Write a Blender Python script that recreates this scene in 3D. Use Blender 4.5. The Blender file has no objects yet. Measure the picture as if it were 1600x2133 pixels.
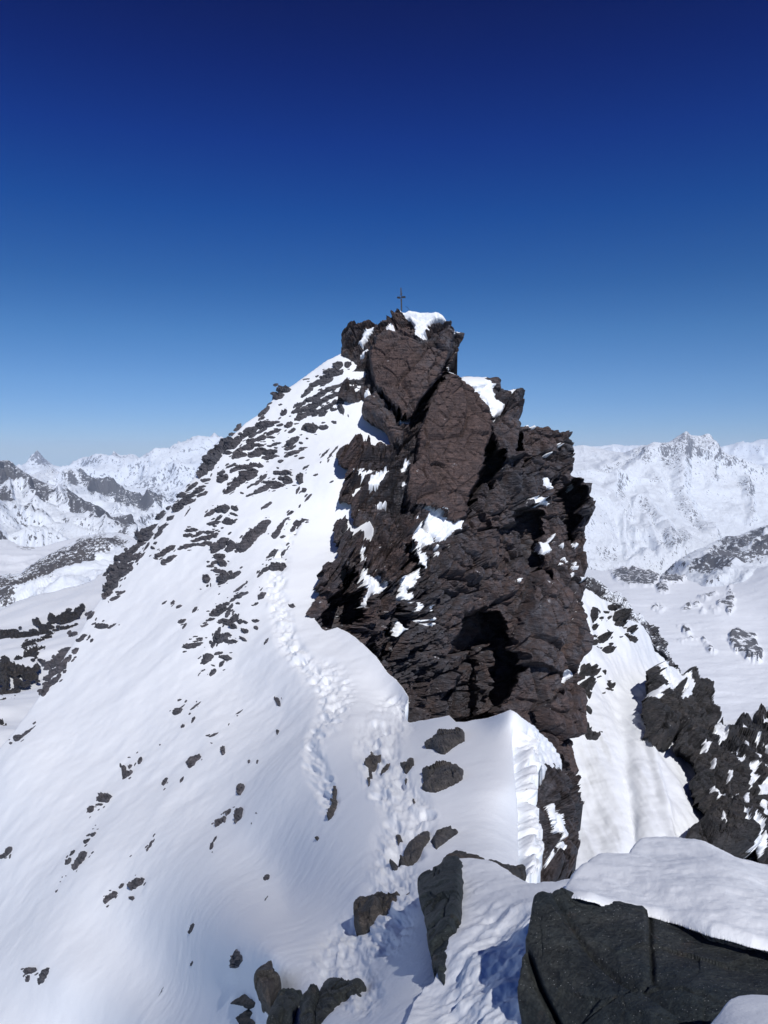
import bpy, math, random
import numpy as np
from mathutils import Vector

# ------------------------------------------------------------------ camera, world, sun, exposure
sc = bpy.context.scene
COL = sc.collection
PITCH = math.atan((1066.5 - 945.0) / 1600.0)
cam_d = bpy.data.cameras.new("camera")
cam_d.sensor_fit = 'HORIZONTAL'; cam_d.sensor_width = 36.0; cam_d.lens = 36.0
cam_d.clip_start = 0.05; cam_d.clip_end = 60000.0
cam = bpy.data.objects.new("camera", cam_d); COL.objects.link(cam)
cam.rotation_euler = (math.radians(90) - PITCH, 0, 0)
sc.camera = cam

HAZE = 0.000030
TO_SUN = Vector((0.22, -0.64, 0.735)).normalized()
SUN_EL = math.asin(TO_SUN.z)
SUN_AZ = math.atan2(TO_SUN.x, TO_SUN.y)
w = bpy.data.worlds.new("World"); sc.world = w; w.use_nodes = True
nt = w.node_tree; nt.nodes.clear()
sky = nt.nodes.new('ShaderNodeTexSky'); sky.sky_type = 'NISHITA'; sky.sun_disc = False
sky.sun_elevation = SUN_EL; sky.sun_rotation = SUN_AZ
sky.altitude = 3600; sky.air_density = 1.0; sky.dust_density = 0.35; sky.ozone_density = 5.0
sky.ozone_density = 5.0
# the thin dark-blue air of 3700 m: the sky's colour deepens with height above the horizon
tc = nt.nodes.new('ShaderNodeTexCoord'); sx = nt.nodes.new('ShaderNodeSeparateXYZ')
rmp = nt.nodes.new('ShaderNodeValToRGB'); rmp.color_ramp.interpolation = 'LINEAR'
SKY = [(0.0, (.76, .87, 1.12)), (.028, (.76, .89, 1.14)), (.089, (.66, .90, 1.14)), (.149, (.47, .83, 1.11)), (.207, (.26, .66, 1.05)),
       (.289, (.08, .47, 1.07)), (.363, (.03, .29, 1.00)), (.43, (.008, .17, .80)), (.486, (.004, .11, .62)), (.7, (.01, .10, .50))]
el = rmp.color_ramp.elements
while len(el) < len(SKY): el.new(0.5)
for k_, (z_, c_) in enumerate(SKY):
    el[k_].position = z_; el[k_].color = (c_[0] / 1.4, c_[1] / 1.4, c_[2] / 1.4, 1)
mul = nt.nodes.new('ShaderNodeMix'); mul.data_type = 'RGBA'; mul.blend_type = 'MULTIPLY'; mul.inputs['Factor'].default_value = 1.0
lt = nt.nodes.new('ShaderNodeMath'); lt.operation = 'LESS_THAN'; lt.inputs[1].default_value = -0.06
mx_ = nt.nodes.new('ShaderNodeMath'); mx_.operation = 'MAXIMUM'; mx_.inputs[1].default_value = 0.004; cb_ = nt.nodes.new('ShaderNodeCombineXYZ')
low = nt.nodes.new('ShaderNodeMix'); low.data_type = 'RGBA'; low.inputs['B'].default_value = (4.2, 5.0, 6.2, 1)
bg = nt.nodes.new('ShaderNodeBackground'); bg.inputs['Strength'].default_value = 0.098
wo = nt.nodes.new('ShaderNodeOutputWorld'); L_ = nt.links.new
L_(tc.outputs['Generated'], sx.inputs[0]); L_(sx.outputs[2], rmp.inputs[0]); L_(sx.outputs[2], lt.inputs[0])
L_(sx.outputs[0], cb_.inputs[0]); L_(sx.outputs[1], cb_.inputs[1]); L_(sx.outputs[2], mx_.inputs[0]); L_(mx_.outputs[0], cb_.inputs[2]); L_(cb_.outputs[0], sky.inputs[0])
L_(sky.outputs[0], mul.inputs['A']); L_(rmp.outputs[0], mul.inputs['B']); L_(mul.outputs['Result'], low.inputs['A'])
L_(lt.outputs[0], low.inputs['Factor']); L_(low.outputs['Result'], bg.inputs[0]); L_(bg.outputs[0], wo.inputs[0])

sun_d = bpy.data.lights.new("sun", 'SUN'); sun_d.energy = 3.65; sun_d.angle = math.radians(0.5)
sun_d.color = (1.0, 0.975, 0.95)
sun = bpy.data.objects.new("sun", sun_d); COL.objects.link(sun)
sun.rotation_euler = TO_SUN.to_track_quat('Z', 'Y').to_euler()
sc.view_settings.view_transform = 'Standard'; sc.view_settings.look = 'None'
sc.view_settings.exposure = 0.0; sc.view_settings.gamma = 1.0
try:
    sc.cycles.use_denoising = True
    sc.cycles.max_bounces = 8; sc.cycles.volume_bounces = 1
except Exception: pass

# ------------------------------------------------------------------ projection helpers
F = 1600.0
cP, sP = math.cos(PITCH), math.sin(PITCH)
def ray(u, v):
    X = (u - 800.0) / F; Y = (1066.5 - v) / F
    return np.stack([X, cP + sP * Y, -sP + cP * Y], -1)
def A(l): return np.array(l, dtype=float)
CR = {'P': (0, 0, 1.0), '1': (650, 560, 2.46154), '2': (600, 1100, 2.28571), '3': (200, 700, 2.46154),
      '4': (1100, 860, 3.2), '5': (0, 880, 3.136), '6': (1050, 1400, 2.90909), '7': (450, 1450, 2.46154),
      '8': (0, 1450, 2.66667), '9': (0, 920, 3.63636), 'a': (1200, 890, 4.0), 'b': (1200, 1180, 4.0),
      'c': (640, 1700, 2.85714), 'd': (790, 585, 16.0),
      'e': (916, 730, 4.25532), 'f': (625, 895, 3.78979)}
def px(crop, s):
    """outline points read from a crop of the survey: 'x y x y ...' -> pixel array"""
    a = np.array([float(t) for t in s.replace(',', ' ').split()]).reshape(-1, 2)
    x0, y0, k = CR[crop]
    return a / k + A([x0, y0])

# ------------------------------------------------------------------ numpy noise
def _h(ix, iy, iz, s):
    n = (ix.astype(np.int64) * 374761393 + iy.astype(np.int64) * 668265263 + iz.astype(np.int64) * 2147483647 + s * 1274126177) & 0xffffffff
    n = ((n ^ (n >> 13)) * 1274126177) & 0xffffffff
    n = ((n ^ (n >> 15)) * 2246822519) & 0xffffffff
    return (n ^ (n >> 16)) & 0xffffffff
def _r(ix, iy, iz, s): return _h(ix, iy, iz, s) / 4294967295.0
def vnoise(p, s=0):
    f = np.floor(p); i = f.astype(np.int64); t = p - f; t = t * t * t * (t * (t * 6 - 15) + 10)
    out = 0
    for dx in (0, 1):
        wx = t[..., 0] if dx else 1 - t[..., 0]
        for dy in (0, 1):
            wy = t[..., 1] if dy else 1 - t[..., 1]
            for dz in (0, 1):
                wz = t[..., 2] if dz else 1 - t[..., 2]
                out = out + wx * wy * wz * _r(i[..., 0] + dx, i[..., 1] + dy, i[..., 2] + dz, s)
    return out * 2 - 1
def fbm(p, oct=4, s=0, gain=0.5, lac=2.03):
    a, o = 1.0, 0
    for k in range(oct):
        o = o + a * vnoise(p * (lac ** k) + 13.7 * k, s + k * 17); a *= gain
    return o
def ridged(p, oct=5, s=0, gain=0.5):
    a, o = 1.0, 0
    for k in range(oct):
        o = o + a * (1 - 2 * np.abs(vnoise(p * (2.07 ** k) + 7.3 * k, s + k * 11))); a *= gain
    return o
def worley(p, s=0, jit=0.9, tilt=1.0):
    """returns F1, F2-F1, cell value in 0..1, tilted-plane height of the nearest cell"""
    i0 = np.floor(p).astype(np.int64)
    f1 = np.full(p.shape[:-1], 9e9); f2 = f1.copy(); cv = f1 * 0; pl = f1 * 0
    for dx in (-1, 0, 1):
        for dy in (-1, 0, 1):
            for dz in (-1, 0, 1):
                cx, cy, cz = i0[..., 0] + dx, i0[..., 1] + dy, i0[..., 2] + dz
                h0 = _r(cx, cy, cz, s); h1 = _r(cx, cy, cz, s + 1); h2 = _r(cx, cy, cz, s + 2)
                vx = p[..., 0] - cx - 0.5 - jit * (h0 - 0.5)
                vy = p[..., 1] - cy - 0.5 - jit * (h1 - 0.5)
                vz = p[..., 2] - cz - 0.5 - jit * (h2 - 0.5)
                d = np.sqrt(vx * vx + vy * vy + vz * vz)
                g0 = _r(cx, cy, cz, s + 5) - 0.5; g1 = _r(cx, cy, cz, s + 6) - 0.5; g2 = _r(cx, cy, cz, s + 7) - 0.5
                m = d < f1
                f2 = np.where(m, f1, np.minimum(f2, d))
                cv = np.where(m, _r(cx, cy, cz, s + 4), cv)
                pl = np.where(m, 2 * tilt * (g0 * vx + g1 * vy + g2 * vz), pl)
                f1 = np.where(m, d, f1)
    return f1, f2 - f1, cv, pl
def sst(a, b, x):
    t = np.clip((x - a) / (b - a), 0, 1); return t * t * (3 - 2 * t)

# ------------------------------------------------------------------ polygons
def seg_dist(P, Q, closed=True, want_point=False):
    """distance of points P (n,2) to polyline Q (m,2)"""
    best = np.full(len(P), 1e18); bp = np.zeros_like(P)
    m = len(Q); rng = range(m if closed else m - 1)
    for k in rng:
        a = Q[k]; b = Q[(k + 1) % m]; ab = b - a; L = (ab * ab).sum() + 1e-12
        t = np.clip(((P - a) @ ab) / L, 0, 1)
        c = a + t[:, None] * ab
        d = ((P - c) ** 2).sum(1)
        mk = d < best
        best[mk] = d[mk]
        if want_point: bp[mk] = c[mk]
    return (np.sqrt(best), bp) if want_point else np.sqrt(best)
def inside(P, Q):
    x, y = P[:, 0], P[:, 1]; r = np.zeros(len(P), bool); m = len(Q)
    for k in range(m):
        x1, y1 = Q[k]; x2, y2 = Q[(k + 1) % m]
        if y1 == y2: continue
        c = ((y1 > y) != (y2 > y)) & (x < (x2 - x1) * (y - y1) / (y2 - y1) + x1)
        r ^= c
    return r
def sdf(P, Q):
    """+ inside, - outside, pixels"""
    d = seg_dist(P, Q); return np.where(inside(P, Q), d, -d)
def rough(Q, amp, step=6.0, seed=0):
    """subdivide an outline and make it ragged"""
    rnd = np.random.RandomState(seed); out = []
    m = len(Q)
    for k in range(m):
        a = Q[k]; b = Q[(k + 1) % m]; L = np.hypot(*(b - a)); n = max(1, int(L / step))
        nrm = A([-(b - a)[1], (b - a)[0]]) / (L + 1e-9)
        for j in range(n):
            t = j / n
            out.append(a + (b - a) * t + (nrm * rnd.uniform(-amp, amp) if j else nrm * rnd.uniform(-amp, amp) * .3))
    return np.array(out)
def spline(Q, n=6, closed=False):
    out = []; m = len(Q)
    for k in range(m if closed else m - 1):
        p0 = Q[(k - 1) % m] if (closed or k > 0) else Q[k]
        p1 = Q[k]; p2 = Q[(k + 1) % m]
        p3 = Q[(k + 2) % m] if (closed or k < m - 2) else Q[k + 1]
        for j in range(n):
            t = j / n
            out.append(0.5 * ((2 * p1) + (-p0 + p2) * t + (2 * p0 - 5 * p1 + 4 * p2 - p3) * t * t + (-p0 + 3 * p1 - 3 * p2 + p3) * t ** 3))
    if not closed: out.append(Q[-1])
    return np.array(out)

# ------------------------------------------------------------------ surfaces from survey points (x, y, distance)
class Surf:
    """smooth surface through survey points; 1/distance is interpolated, so planes stay planes"""
    def __init__(s, pts, disp=None, lam=1e-4):
        p = A(pts); s.c = p[:, :2] / 1000.0; w = 1.0 / p[:, 2]; s.sc = w.mean(); w = w / s.sc
        n = len(p)
        K = s._k(np.sqrt(((s.c[:, None] - s.c[None]) ** 2).sum(-1))) + lam * np.eye(n)
        Pm = np.hstack([np.ones((n, 1)), s.c])
        M = np.zeros((n + 3, n + 3)); M[:n, :n] = K; M[:n, n:] = Pm; M[n:, :n] = Pm.T
        s.w = np.linalg.solve(M, np.concatenate([w, np.zeros(3)])); s.disp = disp; s.n = n
    def _k(s, r): return np.where(r > 1e-9, r * r * np.log(r + 1e-12), 0.0)
    def depth(s, u, v):
        sh = u.shape; q = np.stack([u.ravel(), v.ravel()], -1) / 1000.0
        o = s.w[s.n] + q @ s.w[s.n + 1:]
        for k in range(s.n):
            d2 = ((q - s.c[k]) ** 2).sum(1)
            o = o + s.w[k] * 0.5 * d2 * np.log(d2 + 1e-18)
        return (1.0 / (np.clip(o, 0.02, None) * s.sc)).reshape(sh)
    def base(s, u, v):
        return ray(u, v) * s.depth(u, v)[..., None]
    def normal(s, u, v, e=2.0):
        a = s.base(u + e, v) - s.base(u - e, v); b = s.base(u, v - e) - s.base(u, v + e)
        n = np.cross(a, b); n /= np.linalg.norm(n, axis=-1, keepdims=True) + 1e-12
        return n
    def point(s, u, v):
        P = s.base(u, v); N = s.normal(u, v)
        if s.disp: P = P + N * s.disp(P, u, v)[..., None]
        return P, N

def mesh_obj(name, V, Fq, mat, parent=None, smooth=True, loc=None, attr=None):
    V = np.asarray(V, dtype=np.float32)
    o_loc = A([0, 0, 0]) if loc is None else A(loc)
    V = V - o_loc.astype(np.float32)
    Fq = np.asarray(Fq, dtype=np.int32)
    used = np.unique(Fq); rm = np.full(len(V), -1, np.int32); rm[used] = np.arange(len(used))
    V = V[used]; Fq = rm[Fq]
    me = bpy.data.meshes.new(name)
    me.vertices.add(len(V)); me.vertices.foreach_set('co', V.ravel())
    nf, k = Fq.shape
    me.loops.add(nf * k); me.loops.foreach_set('vertex_index', Fq.ravel())
    me.polygons.add(nf); me.polygons.foreach_set('loop_start', np.arange(0, nf * k, k, dtype=np.int32))
    me.polygons.foreach_set('loop_total', np.full(nf, k, np.int32))
    me.polygons.foreach_set('use_smooth', np.full(nf, smooth, bool))
    if attr:
        for an, av in attr.items():
            at = me.attributes.new(an, 'FLOAT', 'POINT'); at.data.foreach_set('value', np.asarray(av, np.float32)[used])
    me.update(calc_edges=True); me.validate()
    if mat: me.materials.append(mat)
    o = bpy.data.objects.new(name, me); COL.objects.link(o); o.location = o_loc
    if parent is not None:
        o.parent = parent; o.location = o_loc - A(parent.location)
    return o
def tag(o, label=None, cat=None, group=None, kind=None):
    if label: o['label'] = label
    if cat: o['category'] = cat
    if group: o['group'] = group
    if kind: o['kind'] = kind
    return o
def empty(name, loc, label, cat, group=None, kind=None):
    o = bpy.data.objects.new(name, None); COL.objects.link(o); o.location = loc; o.empty_display_size = .2
    return tag(o, label, cat, group, kind)

def relief(name, poly, surf, step, mat, disp=None, dfun=None, skirt=None, parent=None, smooth=True, rag=0, seed=0, ragstep=6.0, attrfun=None, split=None):
    """a piece of terrain inside an outline, following surf, with real displaced relief and side walls (skirt)"""
    if rag: poly = rough(poly, rag, ragstep, seed)
    u0, v0 = poly.min(0) - step * 2; u1, v1 = poly.max(0) + step * 2
    us = np.arange(u0, u1, step); vs = np.arange(v0, v1, step)
    U, Vv = np.meshgrid(us, vs); sh = U.shape
    P2 = np.stack([U.ravel(), Vv.ravel()], -1)
    ins = inside(P2, poly).reshape(sh)
    q = (ins[:-1, :-1].astype(int) + ins[1:, :-1] + ins[:-1, 1:] + ins[1:, 1:]) >= 2
    need = np.zeros(sh, bool)
    need[:-1, :-1] |= q; need[1:, :-1] |= q; need[:-1, 1:] |= q; need[1:, 1:] |= q
    snap = need & ~ins; idx = np.flatnonzero(snap.ravel())
    dist, bp = seg_dist(P2[idx], poly, want_point=True)
    P2[idx] = bp
    keep = np.flatnonzero(need.ravel()); rm = np.full(len(P2), -1, np.int64); rm[keep] = np.arange(len(keep))
    u = P2[keep, 0]; v = P2[keep, 1]
    sd = seg_dist(P2[keep], poly)
    D = surf.depth(u, v)
    if dfun is not None: D = D + dfun(u, v, sd)
    P = ray(u, v) * D[:, None]
    N = surf.normal(u, v, 3.0)
    if disp is not None: P = P + N * disp(ray(u, v) * surf.depth(u, v)[:, None] if dfun is not None else P, u, v, sd)[:, None]
    jj, ii = np.nonzero(q); W = sh[1]
    a = rm[jj * W + ii]; b = rm[(jj + 1) * W + ii]; c = rm[(jj + 1) * W + ii + 1]; d = rm[jj * W + ii + 1]
    Fc = np.stack([a, b, c, d], -1)
    V = P
    if skirt:
        E = np.concatenate([Fc[:, [0, 1]], Fc[:, [1, 2]], Fc[:, [2, 3]], Fc[:, [3, 0]]])
        key = np.sort(E, 1); kk = key[:, 0] * 10000000 + key[:, 1]
        _, inv, cnt = np.unique(kk, return_inverse=True, return_counts=True)
        Eb = E[cnt[inv] == 1]
        bv = np.unique(Eb); m = np.full(len(V), -1, np.int64); m[bv] = np.arange(len(bv))
        base = V[bv]; cur = bv; cen = base.mean(0); rdir = base / np.linalg.norm(base, axis=1, keepdims=True)
        for (dist_, shrink, dz) in skirt:   # depth of the solid behind its front, how much it narrows, how far it drops
            off = rdir * dist_ + A([0, 0, dz]); lat = cen - base; lat = lat - (lat * rdir).sum(1, keepdims=True) * rdir
            nxt = len(V) + np.arange(len(bv)); V = np.concatenate([V, base + off + lat * shrink])
            Fc = np.concatenate([Fc, np.stack([cur[m[Eb[:, 1]]], cur[m[Eb[:, 0]]], nxt[m[Eb[:, 0]]], nxt[m[Eb[:, 1]]]], -1)])
            cur = nxt
    attr = None
    if attrfun: 
        attr = {}
        for k_, f_ in attrfun.items():
            av = f_(u, v); attr[k_] = np.concatenate([av, np.zeros(len(V) - len(av))])
    if split is None: return mesh_obj(name, V, Fc, mat, parent, smooth, attr=attr)
    ids = split(u, v); ids = np.concatenate([ids, np.full(len(V) - len(ids), -1)])
    fi = np.sort(ids[Fc], axis=1); fid = np.where(fi[:, 1] == fi[:, 3], fi[:, 1], np.where(fi[:, 1] == fi[:, 2], fi[:, 1], -1))
    fid = np.where(fi[:, 2] == fi[:, 3], fi[:, 3], fid)
    o = mesh_obj(name, V, Fc[fid < 0], mat, parent, smooth, attr=attr)
    return o, V, [Fc[fid == k] for k in range(int(ids.max()) + 1)]

def lump(name, poly, surf, mat, hpx, parent=None, edge=0.5, step=None, seed=0, rag=0.0, slab=0.35, smooth=False, tilt=0.0, drop=0.25, loc=True, fine=1.0):
    """rock or snow standing out of surf inside an outline; hpx = how far it stands out, in pixels of its outline"""
    if rag: poly = rough(poly, rag, max(4.0, rag * 2.5), seed)
    sz = np.ptp(poly, axis=0); size = max(sz)
    if step is None: step = max(1.0, min(2.5, size / 45.0))
    mar = 3.0 * step
    u0, v0 = poly.min(0) - mar; u1, v1 = poly.max(0) + mar
    us = np.arange(u0, u1 + step, step); vs = np.arange(v0, v1 + step, step)
    U, Vv = np.meshgrid(us, vs); sh = U.shape
    P2 = np.stack([U.ravel(), Vv.ravel()], -1)
    sd = sdf(P2, poly).reshape(sh)
    P, N = surf.point(U, Vv)
    c = poly.mean(0); Dc = float(surf.depth(A([[c[0]]]), A([[c[1]]]))[0, 0]); k = Dc / F
    r = edge * min(sz) * 0.5 + 1e-6
    t = np.clip(sd / r, 0, 1); prof = np.sqrt(1 - (1 - t) ** 2 + 1e-9)
    nm = k * min(sz)
    L = max(nm * fine, 1e-4)
    q = P / L + seed * 3.17
    _, e, cv, pl = worley(q * A([0.9, 0.9, 1.8]), 31 + seed, 0.9, 1.0)
    _, e2, cv2, pl2 = worley(q * A([2.3, 2.3, 4.6]), 77 + seed, 0.9, 1.0)
    h = prof * (1 + slab * (cv - 0.5) + slab * pl + 0.4 * slab * (cv2 - .5) + 0.4 * slab * pl2)
    h = h * (1 + tilt * ((Vv - c[1]) / (sz[1] + 1e-6)))
    h = h * hpx * k
    h = np.where(sd < 0, np.maximum(sd, -mar) * k * drop * 3, np.maximum(h, 0.15 * t * hpx * k))
    P = P + N * h[..., None]
    ok = sd > -mar * 0.9
    q4 = ok[:-1, :-1] & ok[1:, :-1] & ok[:-1, 1:] & ok[1:, 1:]
    jj, ii = np.nonzero(q4); W = sh[1]
    Fc = np.stack([jj * W + ii, (jj + 1) * W + ii, (jj + 1) * W + ii + 1, jj * W + ii + 1], -1)
    if len(Fc) == 0: return None
    lc = None
    if loc:
        b, n = surf.point(A([[c[0]]]), A([[c[1]]])); lc = b[0, 0]
    return mesh_obj(name, P.reshape(-1, 3), Fc, mat, parent, smooth, loc=lc)

def oval(cx, cy, L, W, ang, seed, n=11, pw=0.30):
    """angular slab outline with pointed ends: length L, width W, angle counter-clockwise in degrees"""
    rnd = np.random.RandomState(seed); fl = rnd.choice([-1, 1]); sk = rnd.uniform(-.25, .25)
    base = [(-1.0, rnd.uniform(-.7, .1)), (-.72, rnd.uniform(.1, .8)), (-.25, rnd.uniform(.6, 1.1)), (.25, rnd.uniform(.7, 1.15)), (.68, rnd.uniform(.4, 1.0)), (1.02, rnd.uniform(0, .6)),
            (.80, rnd.uniform(-.7, -.1)), (.35, rnd.uniform(-1.1, -.6)), (-.15, rnd.uniform(-1.15, -.7)), (-.6, rnd.uniform(-1.0, -.5))]
    if n < 10: base = base[::2] + [base[-1]]
    a = math.radians(ang); out = []
    for x, y in base:
        x = (x + sk * y + rnd.uniform(-.08, .08)) * L / 2; y = fl * y * W / 2
        out.append((cx + x * math.cos(a) - y * math.sin(a), cy - x * math.sin(a) - y * math.cos(a)))
    return np.array(out)
def slabs(crop, s):
    """'x y L W A; ...' -> list in pixels"""
    x0, y0, k = CR[crop]; o = []
    for t in s.split(';'):
        f = [float(z) for z in t.split()]
        if len(f) >= 3:
            f = f + [f[2] * .45][:max(0, 4 - len(f))]
            if len(f) < 5: f.append(25.0)
            o.append((x0 + f[0] / k, y0 + f[1] / k, f[2] / k, f[3] / k, f[4]))
    return o

# ------------------------------------------------------------------ materials
def new_mat(name):
    m = bpy.data.materials.new(name); m.use_nodes = True
    n = m.node_tree; n.nodes.clear()
    out = n.nodes.new('ShaderNodeOutputMaterial'); b = n.nodes.new('ShaderNodeBsdfPrincipled')
    n.links.new(b.outputs[0], out.inputs[0])
    return m, n, b
def N_(n, t, **kw):
    x = n.nodes.new(t)
    for k, v in kw.items():
        if k.startswith('i_'): x.inputs[k[2:].replace('_', ' ')].default_value = v
        else: setattr(x, k, v)
    return x
def noise(n, co, scale, detail=4, rough=0.55, mapping=None):
    t = N_(n, 'ShaderNodeTexNoise'); t.inputs['Scale'].default_value = scale; t.inputs['Detail'].default_value = detail
    t.inputs['Roughness'].default_value = rough
    if mapping:
        mp = N_(n, 'ShaderNodeMapping'); mp.inputs['Scale'].default_value = mapping[0]; mp.inputs['Rotation'].default_value = mapping[1]
        n.links.new(co, mp.inputs[0]); co = mp.outputs[0]
    n.links.new(co, t.inputs['Vector']); return t.outputs['Fac']
def ramp(n, fac, stops):
    r = N_(n, 'ShaderNodeValToRGB'); e = r.color_ramp.elements
    while len(e) < len(stops): e.new(0.5)
    for k, (p, c) in enumerate(stops):
        e[k].position = p; e[k].color = (*c, 1) if len(c) == 3 else c
    n.links.new(fac, r.inputs[0]); return r.outputs[0]
def mixc(n, fac, a, b, mode='MIX'):
    x = N_(n, 'ShaderNodeMix', data_type='RGBA', blend_type=mode)
    if isinstance(fac, (int, float)): x.inputs['Factor'].default_value = fac
    else: n.links.new(fac, x.inputs['Factor'])
    for s, v in (('A', a), ('B', b)):
        if isinstance(v, tuple): x.inputs[s].default_value = (*v, 1)
        else: n.links.new(v, x.inputs[s])
    return x.outputs['Result']
def math_(n, op, a, b=None, clamp=False):
    x = N_(n, 'ShaderNodeMath', operation=op); x.use_clamp = clamp
    for k, v in enumerate((a, b)):
        if v is None: continue
        if isinstance(v, (int, float)): x.inputs[k].default_value = v
        else: n.links.new(v, x.inputs[k])
    return x.outputs[0]
def bump(n, h, dist, strength=1.0, prev=None):
    b = N_(n, 'ShaderNodeBump'); b.inputs['Strength'].default_value = strength; b.inputs['Distance'].default_value = dist
    n.links.new(h, b.inputs['Height'])
    if prev is not None: n.links.new(prev, b.inputs['Normal'])
    return b.outputs[0]
def pos(n): return N_(n, 'ShaderNodeNewGeometry').outputs['Position']
def nz(n):
    s = N_(n, 'ShaderNodeSeparateXYZ'); n.links.new(N_(n, 'ShaderNodeNewGeometry').outputs['Normal'], s.inputs[0]); return s.outputs

def snow_mat(name, col=(0.86, 0.895, 0.94), fine=1.0):
    m, n, b = new_mat(name); p = pos(n)
    c = ramp(n, noise(n, p, 0.35 * fine, 5), [(0.3, tuple(x * 0.965 for x in col)), (0.7, col)])
    n.links.new(c, b.inputs['Base Color'])
    b.inputs['Roughness'].default_value = 0.55; b.inputs['Specular IOR Level'].default_value = 0.25
    h1 = noise(n, p, 1.6 * fine, 6, 0.6)
    h2 = noise(n, p, 28 * fine, 3, 0.6)
    nn = bump(n, h1, 0.035 / fine, 0.5); nn = bump(n, h2, 0.008 / fine, 0.6, nn)
    n.links.new(nn, b.inputs['Normal'])
    return m
def rock_mat(name, c1, c2, c3, scale=1.0, rot=(0.25, -0.35, 0.2), dust=0.0, strat=1.0, bumpd=0.12, glint=0.0, lichen=None, rough=0.75, brown=None):
    m, n, b = new_mat(name); p = pos(n)
    big = noise(n, p, 0.22 * scale, 6, 0.6); mid = noise(n, p, 1.6 * scale, 8, 0.65)
    st = noise(n, p, 1.0 * scale, 7, 0.65, ((1.2, 1.2, 9.0), rot))
    fine = noise(n, p, 14 * scale, 6, 0.7)
    c = mixc(n, ramp(n, big, [(0.38, (0, 0, 0)), (0.6, (1, 1, 1))]), c1, c2)
    c = mixc(n, ramp(n, mid, [(0.42, (0, 0, 0)), (0.68, (1, 1, 1))]), c, c3)
    if brown:
        at = N_(n, 'ShaderNodeAttribute', attribute_name='brown')
        c = mixc(n, math_(n, 'MULTIPLY', at.outputs['Fac'], 0.85), c, mixc(n, ramp(n, mid, [(0.4, (0, 0, 0)), (0.6, (1, 1, 1))]), brown, tuple(x * 0.72 for x in brown)))
    c = mixc(n, 1.0, c, ramp(n, st, [(0.3, (0.50, 0.50, 0.54)), (0.5, (1, 1, 1)), (0.7, (1.6, 1.55, 1.5))]), 'MULTIPLY')
    c = mixc(n, 1.0, c, ramp(n, fine, [(0.3, (0.55, 0.55, 0.55)), (0.7, (1.45, 1.45, 1.45))]), 'MULTIPLY')
    if lichen:
        lf = noise(n, p, lichen[1], 6, 0.7)
        c = mixc(n, ramp(n, lf, [(0.60, (0, 0, 0)), (0.72, (0.75, 0.75, 0.75))]), c, lichen[0])
    rg = rough
    if glint:
        v = N_(n, 'ShaderNodeTexVoronoi', feature='F1'); v.inputs['Scale'].default_value = glint; n.links.new(p, v.inputs['Vector'])
        sel = N_(n, 'ShaderNodeSeparateColor'); n.links.new(v.outputs['Color'], sel.inputs[0])
        g = math_(n, 'MULTIPLY', math_(n, 'GREATER_THAN', sel.outputs[0], 0.955), math_(n, 'LESS_THAN', v.outputs['Distance'], 0.26))
        c = mixc(n, g, c, (0.42, 0.43, 0.44))  # pale mica specks, with their sparkle in the sun painted into the colour
    if dust:
        z = nz(n)[2]
        d = math_(n, 'MULTIPLY', ramp(n, z, [(0.62, (0, 0, 0)), (0.86, (1, 1, 1))]), ramp(n, noise(n, p, 1.1 * scale, 6, 0.7), [(1 - dust, (0, 0, 0)), (1.04 - dust, (1, 1, 1))]))
        c = mixc(n, d, c, (0.84, 0.86, 0.9))
    n.links.new(c, b.inputs['Base Color']); b.inputs['Roughness'].default_value = rg
    b.inputs['Specular IOR Level'].default_value = 0.3
    nn = bump(n, st, 1.6 * bumpd * strat / scale, 1.0); nn = bump(n, mid, 1.5 * bumpd / scale, 0.9, nn); nn = bump(n, fine, bumpd * 0.2 / scale, 1.0, nn)
    n.links.new(nn, b.inputs['Normal'])
    return m
def alpine_mat(name, scale, cover, rock=(0.10, 0.11, 0.13), rock2=(0.17, 0.17, 0.18), stretch=((1, 1, 0.35), (0, 0, 0)), slope=0.5, bd=8.0, snow=(0.80, 0.86, 0.94)):
    """snow with rock showing through where it is steep and wind-scoured; cover 0..1 = share of snow"""
    m, n, b = new_mat(name); p = pos(n)
    f1 = noise(n, p, scale, 9, 0.62, stretch); f2 = noise(n, p, scale * 0.18, 4, 0.5)
    f3 = noise(n, p, scale * 5, 6, 0.7, stretch)
    z = nz(n)[2]
    v = math_(n, 'ADD', math_(n, 'MULTIPLY', f1, 0.5), math_(n, 'MULTIPLY', f2, 0.3))
    v = math_(n, 'ADD', v, math_(n, 'MULTIPLY', f3, 1.9))
    v = math_(n, 'ADD', v, math_(n, 'MULTIPLY', z, -slope))
    at = N_(n, 'ShaderNodeAttribute', attribute_name='bare')
    v = math_(n, 'ADD', v, at.outputs['Fac'])
    thr = cover
    mk = ramp(n, math_(n, 'SUBTRACT', v, thr), [(0.0, (0, 0, 0)), (0.06, (1, 1, 1))])
    rc = mixc(n, f3, rock, rock2)
    c = mixc(n, mk, snow, rc)
    n.links.new(c, b.inputs['Base Color']); b.inputs['Roughness'].default_value = 0.8; b.inputs['Specular IOR Level'].default_value = 0.1
    nn = bump(n, f1, bd, 0.6); nn = bump(n, f3, bd * 0.2, 0.7, nn)
    n.links.new(nn, b.inputs['Normal'])
    return m

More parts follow.
